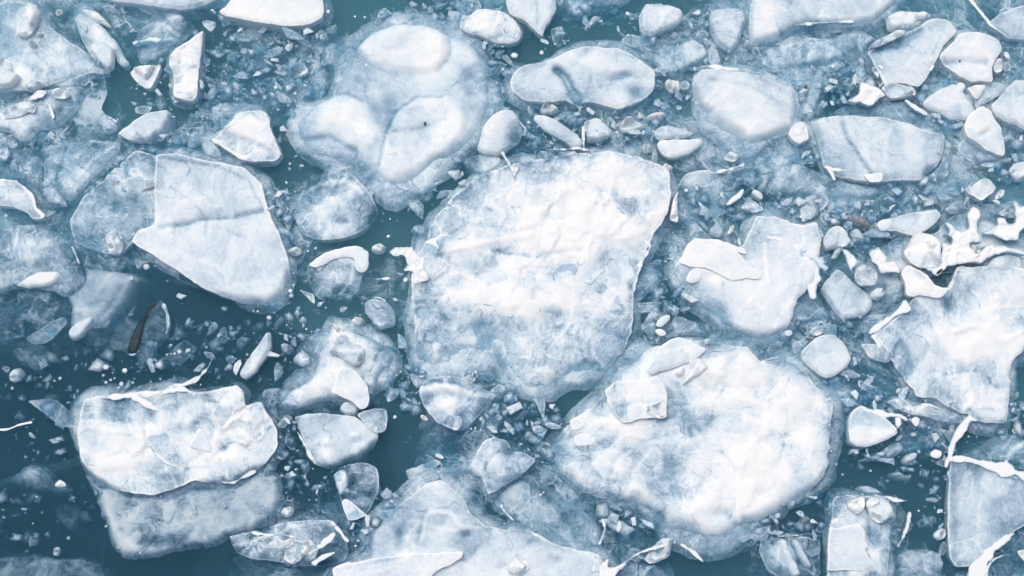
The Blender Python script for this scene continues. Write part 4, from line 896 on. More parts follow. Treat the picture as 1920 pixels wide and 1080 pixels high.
floe('ice_chunk', 'dark clear almond-shaped ice with a blackish left rim in dark water', 'ice chunk', 't4 672,905 668,870 690,810 720,740 765,665 812,615 850,600 888,640 908,738 885,805 850,850 800,885 740,920 700,925', mark='the dark almond-shaped ice', z=-.02, cl=.10, so=.2, sw=9, th=.15, mat='clear', rough=1,
     parts=[('dark_rim', 't4 680,885 690,825 722,742 768,668 815,618 850,610 800,660 775,720 755,800 740,860 720,890', dict(z=-.012, mat='dark', cl=.66, th=.06, so=.3, sw=8, drop=.06)), ('ridge', 't4 868,625 890,680 895,740 880,790', 3, 3, 4, .005), ('glint', 't4 678,892 705,888 735,885 700,905', dict(z=.02, mat='snow', th=.03, so=0, res=2))])
floe('ice_floe', 'faint sunken rubble in the dark water at the left edge', 'ice floe', 't4 40,880 75,835 150,825 210,800 265,850 282,960 240,1000 160,995 90,960', z=-.09, cl=.3, so=.6, sw=20, th=.2, mat='ice', hf=.02, fw=24)
floe('ice_chunk', 'small pale chunk below the faint sunken rubble', 'ice chunk', 't4 38,1005 65,975 110,965 132,998 110,1030 75,1042 45,1035', z=-.02, cl=.85, so=.35, sw=8, drop=.1, th=.12, mat='smooth')
floe('ice_chip', 'pale chip at the left edge beside the faint sunken rubble', 'ice chip', 't4 5,965 20,948 45,958 42,985 20,992', z=-.02, cl=.85, so=.4, sw=6, drop=.1, th=.1, mat='smooth')
floe('ice_chunk', 'leaning pale block with a white tip right of the dark almond-shaped ice', 'ice chunk', 'g 447,703 463,672 482,645 498,622 508,622 508,650 492,675 478,698 458,711', z=.03, cl=.86, so=.2, sw=10, th=.2, mat='smooth', rnd=.3, mark='the leaning pale block', parts=[('ridge', 'g 490,655 497,638 502,624', 3, 4, 8, .07)])
floe('frost_crust', 'thin white thread curving up over dark water from the white block', 'ice crust', ribbon('g 399,668 390,688 375,705 355,717 330,724 310,728', 2, 5, 4), z=.04, cl=1.2, so=0, th=.05, mat='snow', res=3)

# lower left
floe('ice_floe', 'white clear-windowed block with a sunken blue foot, low on the left', 'ice floe',
     'g 150,770 160,748 190,740 255,736 300,732 340,727 372,738 412,728 445,722 456,735 461,762 485,755 506,780 520,810 520,840 500,866 475,880m 440,905m 400,908m 365,900 325,917 285,928 250,925 205,915m 175,895m 152,862 146,820', mark='the white block with a sunken foot', z=.05, cl=.95, so=.05, sw=20, drop=.25, th=.4, mat='ice', rnd=.25, hn=.03, hf=.02, fw=70,
     feats=[('P', 't8 560,135 620,115 720,125 820,190 830,265 640,285 555,265', -.05, -.55, 12, .6), ('P', 't8 855,160 900,110 980,90 1060,130 1080,190 960,260', -.03, -.25, 12, .5), ('P', 't8 1000,300 1100,190 1140,230 1145,340 1080,320', -.05, -.6, 8, .5), ('E', 't8', 1190, 395, 40, 30, 20, -.1, -.7),
            ('E', 't8', 480, 200, 40, 60, 0, -.04, -.4), ('E', 't8', 560, 470, 180, 60, 0, .03, .3), ('E', 't8', 900, 560, 120, 40, -10, -.04, -.25), ('E', 't8', 560, 370, 60, 50, 0, 0, -.1), ('E', 't8', 1350, 230, 40, 60, 0, 0, -.15), ('E', 't8', 830, 500, 90, 30, -10, -.03, -.3), ('E', 't8', 1240, 440, 80, 50, 0, .03, .25)],
     parts=[('ridge', 't8 472,134 540,132 620,122 700,118 780,112 860,98 930,88', 6, 8, 9, .12), ('ridge', 't8 700,118 760,150 820,185 910,214', 14, 3, 14, .12), ('ridge', 't8 850,110 950,84 1010,95 1045,130', 8, 3, 8, .12),
            ('ridge', 't8 762,325 800,390 850,445 910,485 1005,508', 3, 8, 6, .1), ('ridge', 't8 892,312 915,350 938,395', 2, 2, 4, .1), ('ridge', 't8 640,618 720,625 800,640 860,615 930,598', 3, 4, 7, .06), ('ridge', 't8 1180,575 1240,582 1300,550 1360,520', 3, 3, 6, .03), ('ridge', 't8 700,460 735,440 740,380 720,330', 6, 3, 7, .12), ('ridge', 't8 432,290 440,210 460,180', 3, 3, 5, .08),
            ('ice_plate', 't8 1000,385 1040,340 1060,290 1110,350 1130,425 1080,415', dict(z=.13, cl=.95, mat='smooth', so=.1, sw=8, th=.07, rnd=.2)), ('ice_plate', 't8 1050,105 1150,85 1210,78 1255,62 1290,90 1312,180 1290,200 1230,230 1170,280 1145,230 1120,170', dict(z=.14, cl=.9, mat='rough', so=.1, sw=8, th=.1, rnd=.25, hf=.03, fw=26)), ('ice_plate', 't8 1160,300 1240,240 1320,180 1385,150 1415,200 1421,320 1380,400 1270,440 1190,360', dict(z=.11, cl=.92, mat='rough', so=.2, sw=8, th=.1, rnd=.3, hf=.03, fw=22)), ('ice_plate', 't8 770,330 890,315 935,390 990,470 1000,505 900,470 820,410', dict(z=.11, cl=.7, mat='ice', so=.05, sw=6, th=.06, rnd=.15)),
            ('sunken_foot', 'g 152,885 185,900 250,925 330,915 440,905 490,875 522,890 528,935 515,970 480,990 440,1005 400,1025 340,1030 275,1046 225,1043 205,1020 192,975 175,930', dict(z=-.045, cl=.72, so=.5, sw=36, drop=.2, th=.3, mat='rough', rough=6, rnd=.2, hn=.05, feats=[('E', 't8', 850, 900, 100, 30, 0, -.1, -.5), ('E', 't8', 700, 690, 60, 30, 0, -.05, -.3), ('L', 't8 560,640 600,800 660,900 730,930', 6, .02, .35), ('E', 't8', 590, 850, 40, 120, -15, .0, .2)])),
            ('sunken_ball', 't8 820,700 850,655 905,632 955,645 985,710 970,770 930,830 870,842 830,800', dict(z=-.03, cl=1.0, so=.9, sw=22, drop=.15, th=.12, mat='smooth', rnd=.8)), ('sunken_ball', 't8 1010,620 1090,585 1170,595 1200,660 1180,730 1100,765 1040,735 1015,680', dict(z=-.04, cl=.9, so=.9, sw=26, drop=.15, th=.12, mat='smooth', rnd=.8)), ('sunken_ball', 't8 1175,715 1215,695 1250,720 1225,748 1190,745', dict(z=-.07, cl=.8, so=.6, sw=8, drop=.1, th=.08, mat='smooth')), ('sunken_ball', 't8 745,770 775,740 812,765 800,795 765,800', dict(z=-.09, cl=.75, so=.6, sw=8, drop=.1, th=.08, mat='smooth'))])
floe('ice_chunk', 'broad mound with clear facets and two slabs, above the shield-shaped plate', 'ice chunk',
     'g 622,606 640,612 680,625 710,640 738,665 742,690s 720,715s 700,738 690,760 670,768 640,752 600,750 545,768 520,760 530,735m 560,706s 578,680s 560,660s 590,638m 615,628', mark='the mound with two slabs', z=.02, cl=.78, so=.35, sw=30, drop=.25, th=.3, mat='ice', hn=.04, hf=.02, feats=[('E', 'g', 580, 730, 45, 20, -20, .04, .3), ('E', 'g', 590, 655, 30, 25, 0, -.03, -.25), ('E', 'g', 720, 680, 22, 40, 0, -.03, -.2)])
floe('ice_slab', 'ribbed clear plate on the top of the mound', 'ice slab', 't5 388,892 410,845 435,788 482,785 500,830 560,845 575,870 572,930 520,962 495,935 440,900', z=.12, cl=.8, so=.05, sw=6, th=.08, mat='smooth', rnd=.15, feats=[('L', 't5 420,880 500,885 570,880', 4, .02, .4)])
floe('ice_slab', 'white kite-shaped plate on the lower side of the mound', 'ice slab', 't9 402,100 418,50 440,-15 470,-40 520,-20 560,20 595,70 602,140 590,180 560,192 510,150 470,130 430,108', z=.13, cl=1.0, so=.05, sw=6, th=.1, mat='smooth', rnd=.15, feats=[('E', 't9', 540, 130, 40, 40, 0, -.01, -.3)])
floe('ice_chip', 'pointed pale tip standing above the mound', 'ice chip', 't5 405,720 440,728 470,752 475,785 435,785 412,760', z=.05, cl=.8, so=.1, sw=6, th=.1, mat='smooth', rnd=.2)
floe('ice_chip', 'round grey knob below the kite-shaped plate', 'ice chip', 't9 440,190 458,148 500,145 545,180 530,220 470,215', z=.03, cl=.85, so=.3, sw=7, th=.12, mat='rough')
floe('ice_floe', 'smooth grey-blue shield-shaped plate below the mound', 'ice floe', 't9 195,222m 260,215 330,212 440,222 535,232 600,275 655,330 630,380m 605,430s 560,470s 480,492s 400,512m 320,492 280,405 238,320', mark='the shield-shaped plate', skirt=False, z=-.004, cl=.80, so=.2, sw=20, drop=.2, th=.2, mat='smooth', rnd=.2, hn=.015,
     feats=[('E', 't9', 385, 440, 40, 35, 20, .05, .4), ('E', 't9', 380, 370, 35, 25, 0, .05, .35), ('E', 't9', 525, 330, 25, 18, 0, .06, .45), ('E', 't9', 230, 245, 50, 22, 0, -.03, -.3)], parts=[('ridge', 't9 222,312 255,370 285,430 318,488', 2, 2, 4, .02)])
floe('ice_chunk', 'small glassy block on the right shoulder of the shield-shaped plate', 'ice chunk', 't9 535,222 575,200 620,188 690,186 698,230 695,305 645,318 590,278', z=.04, cl=.6, so=.05, sw=6, th=.15, mat='ice', rnd=.2, hf=.03, fw=18, parts=[('ridge', 't9 688,200 696,250 692,300', 2, 2, 4, .07)])
floe('ice_chunk', 'clear glassy block with white triangular foot under the shield-shaped plate', 'ice chunk', 't9 405,532 430,512 490,490 550,472 600,482 642,500 658,555 648,640 620,700 592,740 565,765 520,786 485,782 452,690 432,612', mark='the glassy block with a triangular foot', z=.0, cl=.34, so=.1, sw=9, th=.3, mat='clear', rnd=.25, hf=.03, fw=35,
     parts=[('white_lobe', 't9 410,535 450,515 480,520 488,580 470,640 442,652 430,600', dict(z=.03, cl=.75, so=.2, sw=8, th=.1, mat='ice')), ('triangular_foot', 't9 450,682 480,668 530,705 588,755 540,780 490,785', dict(z=.04, cl=.95, so=.05, sw=6, th=.1, mat='smooth', rnd=.1))])
floe('ice_floe', 'long low slab heaped with white rubble at the bottom edge', 'ice floe', 't9 -150,870 -60,850 0,840 100,805 200,785 300,778 400,785 438,815 480,890 492,955 470,1000 330,1028 200,1022 100,1002 0,990 -100,960', mark='the rubble-heaped slab', z=.01, cl=.58, so=.15, sw=14, th=.3, mat='ice', hn=.03, feats=[('E', 't9', 60, 960, 120, 30, 0, -.03, -.25), ('E', 't9', 200, 810, 80, 20, 0, .0, .15)],
     parts=[('ridge', 't9 -20,848 60,860 160,862 220,880', 2, 3, 5, .07), ('ridge', 't9 400,788 435,830 470,875 488,900', 7, 3, 9, .08), ('ridge', 't9 300,1020 350,985 420,955', 5, 2, 8, .08), ('ridge', 't9 330,930 370,900 420,850', 6, 8, 9, .08),
            ('rubble_heap', 't9 -20,880 40,865 90,880 140,890 200,870 260,870 300,900 330,930 310,990 280,960 240,980 200,1018 150,990 150,940 90,930 30,915', dict(z=.08, cl=1.05, mat='rough', so=.1, sw=6, th=.08, hf=.05, fw=10, rough=3, res=3))])
floe('ice_chip', 'round pearl-like chip above the rubble-heaped slab', 'ice chip', 't9 124,738 145,712 178,704 205,725 200,750 165,766 138,762', z=.02, cl=.8, so=.4, sw=7, drop=.08, th=.12, mat='smooth')
floe('ice_floe', 'sunken dim floe with a white heart low on the left edge', 'ice floe', 't8 25,575 70,520 130,480 200,472 260,520 300,565 375,605 370,645 300,648 200,640 100,615', z=-.1, cl=.38, so=.5, sw=20, drop=.2, th=.2, mat='ice', feats=[('E', 't8', 165, 545, 55, 40, 20, .05, .5)])
floe('ice_chip', 'bright glinting triangle on the sunken dim floe', 'ice chip', 't8 285,602 300,578 318,562 358,600 330,608', z=.0, cl=1.0, so=.1, th=.06, mat='snow', rnd=.1)
floe('ice_chunk', 'faint grey sunken chunk in the dark lower left corner', 'ice chunk', 't8 268,730 300,700 345,690 400,685 445,692 435,760 410,800 378,842 340,820 300,785', z=-.12, cl=.35, so=.4, sw=16, drop=.2, th=.2, mat='ice')
floe('ice_floe', 'faint sunken floe cut by the bottom edge in the lower left corner', 'ice floe', 't8 -30,985 100,955 200,962 300,985 430,965 540,1005 585,1060 575,1120 -30,1120', mark='the faint floe in the lower left corner', z=-.1, cl=.36, so=.4, sw=20, drop=.2, th=.2, mat='ice', feats=[('L', 't8 150,1030 240,990 330,1010 380,1060', 4, .02, .25)])
floe('ice_chip', 'bright egg-shaped chip above the faint sunken floe', 'ice chip', 't8 275,945 290,922 312,920 318,955 300,975 280,968', z=-.01, cl=.95, so=.4, sw=7, drop=.08, th=.1, mat='smooth')
floe('ice_chunk', 'faint grey leaf-shaped ice deep in the dark water at the left', 'ice chunk', 't8 188,160 225,115 260,95 305,108 290,150 240,172 205,178', z=-.14, cl=.5, so=.6, sw=14, drop=.15, th=.12, mat='smooth')
floe('frost_crust', 'short white streak of frost in the dark water at the left edge', 'ice crust', ribbon('t8 0,300 40,298 100,275 170,258', 4, 2, 3), z=.0, cl=1.2, so=0, th=.04, mat='ice', res=3)

# bottom middle
floe('ice_floe', 'broad milky floe cut by the bottom edge in the middle', 'ice floe', 'g 630,1072 660,1055m 688,1035m 692,1000m 720,968m 760,936 800,907 825,900 845,910 868,935 885,965 910,985 945,992 985,990m 1010,1002 1040,1020 1080,1030 1127,1040 1128,1095 630,1095', mark='the milky floe at the bottom edge', z=.04, cl=.9, so=.2, sw=40, drop=.25, th=.4, mat='smooth', hn=.04,
     feats=[('E', 't9', 770, 870, 25, 70, 5, -.05, -.5), ('E', 't9', 1120, 855, 30, 22, 0, -.07, -.6), ('L', 't9 880,900 905,760 960,735 1045,740 1080,800 1110,830', 4, .03, .3), ('L', 't9 870,900 890,780 910,745', 5, -.02, -.25), ('E', 't10', 290, 1000, 45, 40, 0, -.04, -.35), ('E', 't10', 180, 900, 60, 30, 0, -.02, -.25), ('E', 't10', 450, 1020, 70, 40, 0, 0, -.2), ('E', 't9', 830, 700, 120, 40, -30, 0, -.12), ('E', 't9', 1320, 1030, 40, 30, 0, -.04, -.3)],
     parts=[('ridge', 't10 -5,695 20,740 70,785', 3, 2, 5, .07), ('ridge', 't10 150,840 220,885 300,938', 2, 2, 4, .07), ('rough_corner', 't10 380,965 450,958 528,970 528,1090 420,1090 400,1040', dict(z=.08, cl=.95, mat='rough', so=.1, sw=8, th=.1, hf=.03, fw=20))])
floe('ice_slab', 'long white slanted slab along the bottom edge', 'ice slab', 't9 405,1048 440,1022 490,1008 600,990 700,975 800,962 900,958 1000,955 1105,952 1095,980 1050,1010 980,1045 900,1110 430,1110', z=.13, cl=1.08, so=.05, sw=8, th=.14, mat='smooth', rnd=.2, feats=[('L', 't9 480,1040 640,1010 780,985', 3, -.01, -.25), ('L', 't9 520,1060 700,1020', 3, -.01, -.2)])
floe('ice_slab', 'bright white lump right of the slanted slab at the bottom edge', 'ice slab', 't10 35,1000 55,968 85,958 135,995 152,1045 110,1070 60,1110 35,1050', z=.12, cl=1.15, so=.1, sw=8, th=.12, mat='smooth')
floe('ice_chunk', 'white crystal chunk with a clear back above the milky bottom floe', 'ice chunk', 'g 872,882m 895,845 908,825 925,818 948,826 962,845 985,848 1005,862 985,885 962,898 940,915 915,928 905,895', mark='the crystal chunk', z=.06, cl=.85, so=.1, sw=10, th=.3, mat='ice', rnd=.2, hf=.05, fw=40, feats=[('E', 'g', 925, 870, 22, 22, 0, .03, .4), ('E', 'g', 950, 845, 16, 9, 0, -.03, -.4)])
floe('ice_floe', 'speckled blue sunken floe right of the crystal chunk', 'ice floe', 't10 0,620 60,585 120,560 200,585 250,600 330,640 400,665 470,690 510,740 535,785 545,850 520,928 450,955 400,962 300,938 160,842 40,775 -60,690', mark='the speckled sunken floe', z=-.06, cl=.48, so=.25, sw=22, th=.3, mat='ice', hn=.04, feats=[('E', 't10', 430, 850, 90, 50, 30, -.03, -.2)],
     parts=[('ridge', 't10 538,772 552,820 540,865 522,910', 5, 2, 7, .06)])
floe('ice_floe', 'faint dusky sunken floe left of the crystal chunk', 'ice floe', 't9 855,345 900,305 980,320 1060,350 1180,345 1200,380 1180,470 1120,540 1060,560 960,560 860,600 780,610 770,540 840,480', z=-.14, cl=.26, so=.5, sw=25, drop=.2, th=.2, mat='ice')
floe('ice_chunk', 'shell-like fluted chunk under the middle floe', 'ice chunk', 't9 865,85 890,50 930,25 1000,10 1050,15 1110,30 1180,65 1240,98 1278,122 1240,165 1200,215 1150,260 1105,300 1065,305 1010,285 960,258 915,205 880,140', mark='the fluted shell-like chunk', z=-.01, cl=.58, so=.12, sw=12, th=.3, mat='ice', rnd=.35, hn=.03,
     feats=[('L', 't9 880,90 1000,70 1130,95 1270,122', 8, .03, .3), ('L', 't9 900,130 1010,110 1150,140', 5, -.02, -.3), ('L', 't9 930,40 1060,55 1170,95', 4, -.02, -.3), ('E', 't9', 1040, 170, 35, 22, 0, .03, .4), ('E', 't9', 1130, 220, 50, 40, 0, -.02, -.2)], parts=[('snow_patch', 't9 985,262 1015,235 1035,210 1048,240 1085,225 1100,265 1075,302 1030,292', dict(z=.04, cl=.95, mat='rough', so=.1, sw=6, th=.07, hf=.03, fw=12))])
floe('ice_chip', 'oval white chip left of the fluted shell-like chunk', 'ice chip', 't9 868,222 890,212 918,238 912,250 885,245', z=.02, cl=1.0, so=.2, sw=5, th=.1, mat='smooth')
floe('ice_chunk', 'faint sunken chunk cut by the bottom edge right of the milky bottom floe', 'ice chunk', 't10 600,1110 640,1050 700,1010 800,995 870,1020 930,1110', z=-.09, cl=.45, so=.5, sw=22, th=.2, mat='smooth')
floe('frost_crust', 'white crumpled band at the bottom edge right of the milky floe', 'ice crust', 't10 525,1030 548,1005 575,980 560,1030 600,1035 640,1015 678,1010 630,1050 595,1110 525,1110', z=.06, cl=1.2, so=0, th=.08, mat='snow', res=3, rnd=.3)
floe('frost_crust', 'fine glassy ridge rising from the crumpled band', 'ice crust', ribbon('t10 640,1020 720,965 800,935 880,915', 3, 1.5, 3), z=.02, cl=.9, so=0, th=.04, mat='ice', res=3)

# lower right
floe('ice_chunk', 'scalloped shell-like chunk with a bright lower half, right of the largest floe', 'ice chunk', 't11 486,250 500,200 540,170 590,195 640,215 700,245 745,290 748,320 715,340 680,355 650,370 610,385 575,396 525,385 490,365', mark='the scalloped chunk', z=.06, cl=.85, so=.08, sw=8, th=.3, mat='smooth', rnd=.3, hn=.02, feats=[('P', 't11 488,300 560,285 660,295 745,320 640,372 575,395 495,368', .03, .35, 7, .3), ('E', 't11', 570, 240, 60, 30, 20, -.02, -.25)],
     parts=[('ridge', 't11 542,173 590,198 640,212 700,222 760,225 800,250', 3, 4, 11, .1), ('ridge', 't11 745,230 750,265 742,300', 9, 3, 8, .09)])
floe('ice_chip', 'small white pear-shaped chip right of the scalloped chunk', 'ice chip', 't11 820,252 835,232 862,232 870,255 852,288 832,270', z=.04, cl=1.15, so=.1, th=.08, mat='snow')
floe('ice_chip', 'white molar-shaped chip in dark water left of the grey plate', 'ice chip', 't11 918,432 935,415 950,405 980,412 987,430 970,455 940,448', z=.04, cl=1.15, so=.1, th=.08, mat='snow')
floe('ice_chip', 'dim pale chip left of the molar-shaped chip', 'ice chip', 't11 772,462 800,430 840,415 865,430 840,462 815,488 785,482', z=-.03, cl=.8, so=.3, sw=8, th=.1, mat='smooth')
floe('ice_floe', 'broken translucent bar joining the scalloped chunk to the white branch', 'ice floe', 't11 690,150 740,130 800,142 832,175 900,165 960,180 1020,200 1085,222 1100,262 1040,262 960,245 880,225 800,212 740,182', z=.0, cl=.7, so=.15, sw=10, th=.2, mat='ice', hf=.03, fw=25, parts=[('ridge', 't11 870,168 930,172 985,195', 3, 2, 6, .06), ('ridge', 't11 760,135 800,155 815,185 790,205', 3, 3, 5, .05)])
floe('ice_floe', 'flat grey-blue plate in the lower right corner edged with white ridges', 'ice floe', 't11 1030,462 1100,465 1200,485 1300,525 1440,570 1440,800 1375,840 1300,895 1240,945 1190,1005 1120,1028 1060,1032 1030,990 1018,920 1015,800 1018,650 1022,560', mark='the grey plate in the lower right corner', z=-.012, cl=.60, so=.05, sw=10, th=.25, mat='smooth', rnd=.15, hn=.012, rough=1,
     feats=[('E', 't11', 1330, 720, 60, 60, 0, -.01, -.15), ('E', 't11', 1060, 800, 20, 200, 0, -.03, -.25), ('E', 't11', 1350, 585, 14, 14, 0, .03, .3)],
     parts=[('ridge', 't11 1022,452 1110,458 1190,478 1270,500 1350,520 1440,548', 5, 22, 13, .05), ('ridge', 't11 1030,470 1030,420 1050,360 1095,290 1135,235 1180,228', 6, 12, 14, .06), ('ridge', 't11 1160,1095 1190,1020 1240,950 1290,905 1370,850', 26, 4, 22, .06), ('ridge', 't11 1200,1080 1250,1000 1310,970', 14, 2, 8, .05), ('ridge', 't11 1025,520 1022,650 1022,800 1035,930', 4, 3, 3, .0),
            ('ridge', 't11 1280,495 1320,480 1340,450', 10, 2, 5, .05), ('ridge', 't11 1030,440 1012,470 1005,500', 5, 3, 6, .05)])
floe('ice_chunk', 'white flake on the right edge below the grey plate', 'ice chunk', 't11 1385,945 1440,935 1440,1010 1410,985', z=.04, cl=1.0, so=.1, th=.1, mat='smooth')
floe('ice_floe', 'clear swirled ice above the grey plate at the right edge', 'ice floe', 't11 1075,430 1130,395 1190,365 1285,335 1440,325 1440,500 1350,480 1280,482 1150,465', z=-.06, cl=.42, so=.2, sw=16, th=.2, mat='clear', feats=[('L', 't11 1330,450 1380,400 1440,370', 6, .02, .4), ('E', 't11', 1250, 430, 80, 30, 0, 0, .15)])
floe('ice_floe', 'tall upright block with white slabs on top in the dark water at the bottom right', 'ice floe', 't11 400,690 420,655 480,648 560,655 640,655 700,665 732,720 728,765 708,800 705,900 705,990 690,1110 375,1110 372,1010 385,830 402,750', mark='the tall upright block', z=.0, cl=.72, so=.12, sw=14, th=.4, mat='ice', rnd=.2, hn=.02, feats=[('E', 't11', 625, 880, 40, 60, -10, -.1, -.6), ('E', 't11', 440, 710, 40, 40, 0, -.04, -.3), ('E', 't11', 650, 970, 40, 60, 0, 0, -.1)],
     parts=[('front_plate', 't11 384,820 450,822 540,798 576,838 576,950 622,1020 560,1052 470,1045 376,1052', dict(z=.08, cl=.95, mat='smooth', so=.05, sw=7, th=.1, rnd=.12)), ('ridge', 't11 575,900 590,950 605,992', 3, 5, 5, .1), ('dim_lobe', 't11 528,610 560,588 610,592 660,618 690,645 620,655 550,632', dict(z=-.04, cl=.65, so=.4, sw=10, th=.1, mat='smooth')), ('ridge', 't11 620,648 690,660 740,675 806,680', 3, 3, 5, .05)])
floe('ice_slab', 'round white slab on the upper right of the tall upright block', 'ice slab', 't11 580,690 610,660 640,652 690,665 720,720 732,762 705,770 680,800 640,802 610,775', z=.1, cl=1.12, so=.1, sw=7, th=.1, mat='smooth', rnd=.3)
floe('ice_slab', 'folded white slab on the upper left of the tall upright block', 'ice slab', 't11 478,702 520,668 570,655 575,700 565,735 540,752 505,735', z=.09, cl=1.1, so=.1, sw=7, th=.1, mat='smooth', rnd=.2)
floe('frost_crust', 'thin white crescent thread right of the tall upright block', 'ice crust', ribbon('t11 810,738 806,790 790,840 768,890 750,920', 4, 1.5, 5), z=.03, cl=1.2, so=0, th=.04, mat='snow', res=3)
floe('ice_chunk', 'clear striped chunk left of the tall upright block', 'ice chunk', 't11 20,885 110,878 222,868 330,885 335,1040 345,1110 150,1110 60,1050 10,950', mark='the striped clear chunk', z=-.03, cl=.25, so=.1, sw=9, th=.3, mat='clear', rnd=.15,
     parts=[('pale_stripe', 't11 108,890 160,880 178,940 215,1010 240,1070 190,1085 150,1000', dict(z=.02, cl=.85, so=.3, sw=8, th=.08, mat='smooth')), ('pale_stripe', 't11 178,885 215,875 250,935 302,1035 265,1035 215,960', dict(z=.02, cl=.8, so=.3, sw=8, th=.08, mat='smooth')), ('ridge', 't11 108,868 160,862 222,864', 3, 2, 6, .05)])
floe('ice_floe', 'bubbly sunken chunk at the bottom edge left of the grey plate', 'ice floe', 't11 755,970 800,938 860,930 930,940 985,962 1000,1010 985,1110 740,1110', mark='the bubbly sunken chunk', z=-.05, cl=.45, so=.3, sw=14, th=.25, mat='rough', hf=.02, fw=20)
floe('ice_chip', 'soft white chip against the left side of the grey plate', 'ice chip', 't11 938,862 965,832 1000,820 1012,840 1010,870 970,892', z=.02, cl=1.0, so=.2, sw=7, th=.12, mat='smooth')
floe('ice_chip', 'pear-shaped glassy chip under the largest cloudy floe', 'ice chip', 't11 162,712 172,682 192,664 212,685 205,710 180,724', z=.02, cl=.75, so=.3, sw=6, th=.1, mat='smooth')
floe('ice_chip', 'dim slanted chip in the dark water left of the tall upright block', 'ice chip', 't11 212,805 240,765 275,748 302,770 275,792 235,812', z=-.07, cl=.7, so=.4, sw=8, th=.1, mat='smooth')
floe('ice_chip', 'blurred pale cluster in dark water above the tall upright block', 'ice chip', 't11 695,540 730,520 755,508 790,545 830,525 828,565 810,590 780,565 740,565', z=-.08, cl=.8, so=.6, sw=8, drop=.12, th=.1, mat='smooth')
floe('ice_chip', 'small white chip against the left edge of the tall upright block', 'ice chip', 't11 385,790 405,770 440,768 440,785 410,812', z=.04, cl=1.1, so=.1, th=.08, mat='snow')
floe('ice_floe', 'dark sunken floe with swirls right of the scalloped chunk', 'ice floe', 't11 560,430 680,380 800,300 900,260 1020,300 1020,380 940,410 800,440', z=-.12, cl=.18, so=.3, sw=16, th=.15, mat='clear', feats=[('L', 't11 545,438 650,430 760,410 880,395 990,385', 5, .03, .35), ('L', 't11 650,370 760,372 850,380', 3, .03, .3), ('L', 't11 720,330 718,400', 3, .02, .3)])

# middle left gap
floe('ice_chunk', 'mottled clear rounded chunk between the cracked floe and the milky floe', 'ice chunk', 'g 550,402 562,368 576,340 600,310 625,306 650,320 680,345 698,370 710,398 690,425 655,444 600,450 568,440', mark='the mottled rounded chunk', z=-.015, cl=.64, so=.2, sw=18, drop=.2, th=.3, mat='ice', rnd=.4, hn=.03, feats=[('L', 'g 562,368 600,345 650,340 680,360', 4, .02, .35), ('E', 'g', 640, 415, 18, 12, 0, -.03, -.4), ('E', 'g', 590, 330, 25, 14, -30, -.02, -.3)])
floe('ice_chunk', 'clear cube-like chunk with a white upper band', 'ice chunk', 'g 574,508 580,490 620,468 668,458 692,470 692,500 678,520 672,545 650,560 615,566 595,556 583,535', mark='the cube-like chunk', z=-.01, cl=.42, so=.15, sw=12, th=.3, mat='clear', rnd=.3, feats=[('E', 'g', 630, 520, 30, 12, -10, .02, .25), ('E', 'g', 630, 545, 16, 8, -20, -.04, -.4), ('L', 'g 665,480 660,520 640,550', 4, .01, .3)],
     parts=[('white_band', 't5 275,418 310,385 345,358 430,328 540,308 575,335 602,345 598,385 592,440 560,460 530,440 528,385 480,372 400,392 320,435', dict(z=.06, cl=1.02, mat='smooth', so=.1, sw=8, th=.12, rnd=.3))])
floe('ice_chunk', 'small clouded chunk with a bright rim left of the middle floe', 'ice chunk', 't5 572,625 595,600 630,585 685,605 720,640 742,680 738,735 690,745 650,755 620,720 585,670', z=.01, cl=.72, so=.2, sw=10, th=.2, mat='ice', rnd=.3, mark='the small clouded chunk', parts=[('ridge', 't5 625,588 660,592 690,610', 2, 2, 4, .04)])
floe('ice_floe', 'thin clear pane behind the small clouded chunk', 'ice floe', 't5 640,560 740,585 828,625 820,680 760,760 740,690 690,610', z=-.06, cl=.25, so=.2, sw=10, th=.1, mat='clear')
floe('ice_chip', 'lone white chip in open water above the lacy crust', 'ice chip', 't5 608,322 628,298 660,295 690,312 692,342 655,355 620,348', z=.03, cl=.98, so=.25, sw=7, th=.12, mat='smooth')
floe('ice_chip', 'oval pale chip above the mound, left of the small clouded chunk', 'ice chip', 't5 495,710 520,690 560,692 588,712 570,740 520,745', z=.01, cl=.95, so=.3, sw=7, th=.12, mat='smooth')
floe('ice_chip', 'pebble-like ribbed chip left of the mound', 'ice chip', 't5 118,835 150,820 180,840 205,862 175,890 140,880', z=.0, cl=.85, so=.3, sw=7, th=.12, mat='smooth')
floe('ice_chip', 'pale six-sided chip beside the lower right of the cracked floe', 'ice chip', 't5 160,338 195,310 228,318 245,345 215,368 180,358', z=.01, cl=.85, so=.2, sw=6, th=.12, mat='smooth', rnd=.2)
floe('ice_chip', 'grey knob at the upper left rim of the middle floe', 'ice chip', 't5 818,225 845,195 880,188 910,212 905,265 860,260', z=-.02, cl=.6, so=.3, sw=8, th=.12, mat='ice')
floe('ice_chunk', 'clear knobbly shell at the left rim of the mound', 'ice chunk', 't5 195,915 225,880 250,862 285,900 290,940 240,955 205,935', z=.0, cl=.7, so=.2, sw=7, th=.15, mat='rough')
floe('ice_chunk', 'dark clear glass with a bubble in the black gap right of the middle floe', 'ice chunk', 't6 712,560 725,500 760,430 800,395 842,382 868,440 885,540 870,580 835,612 780,600', mark='the dark glass in the black gap', z=-.04, cl=.22, so=.15, sw=8, th=.2, mat='clear', feats=[('E', 't6', 790, 430, 25, 22, 0, .03, .35), ('E', 't6', 840, 560, 28, 28, 0, .02, .3)])
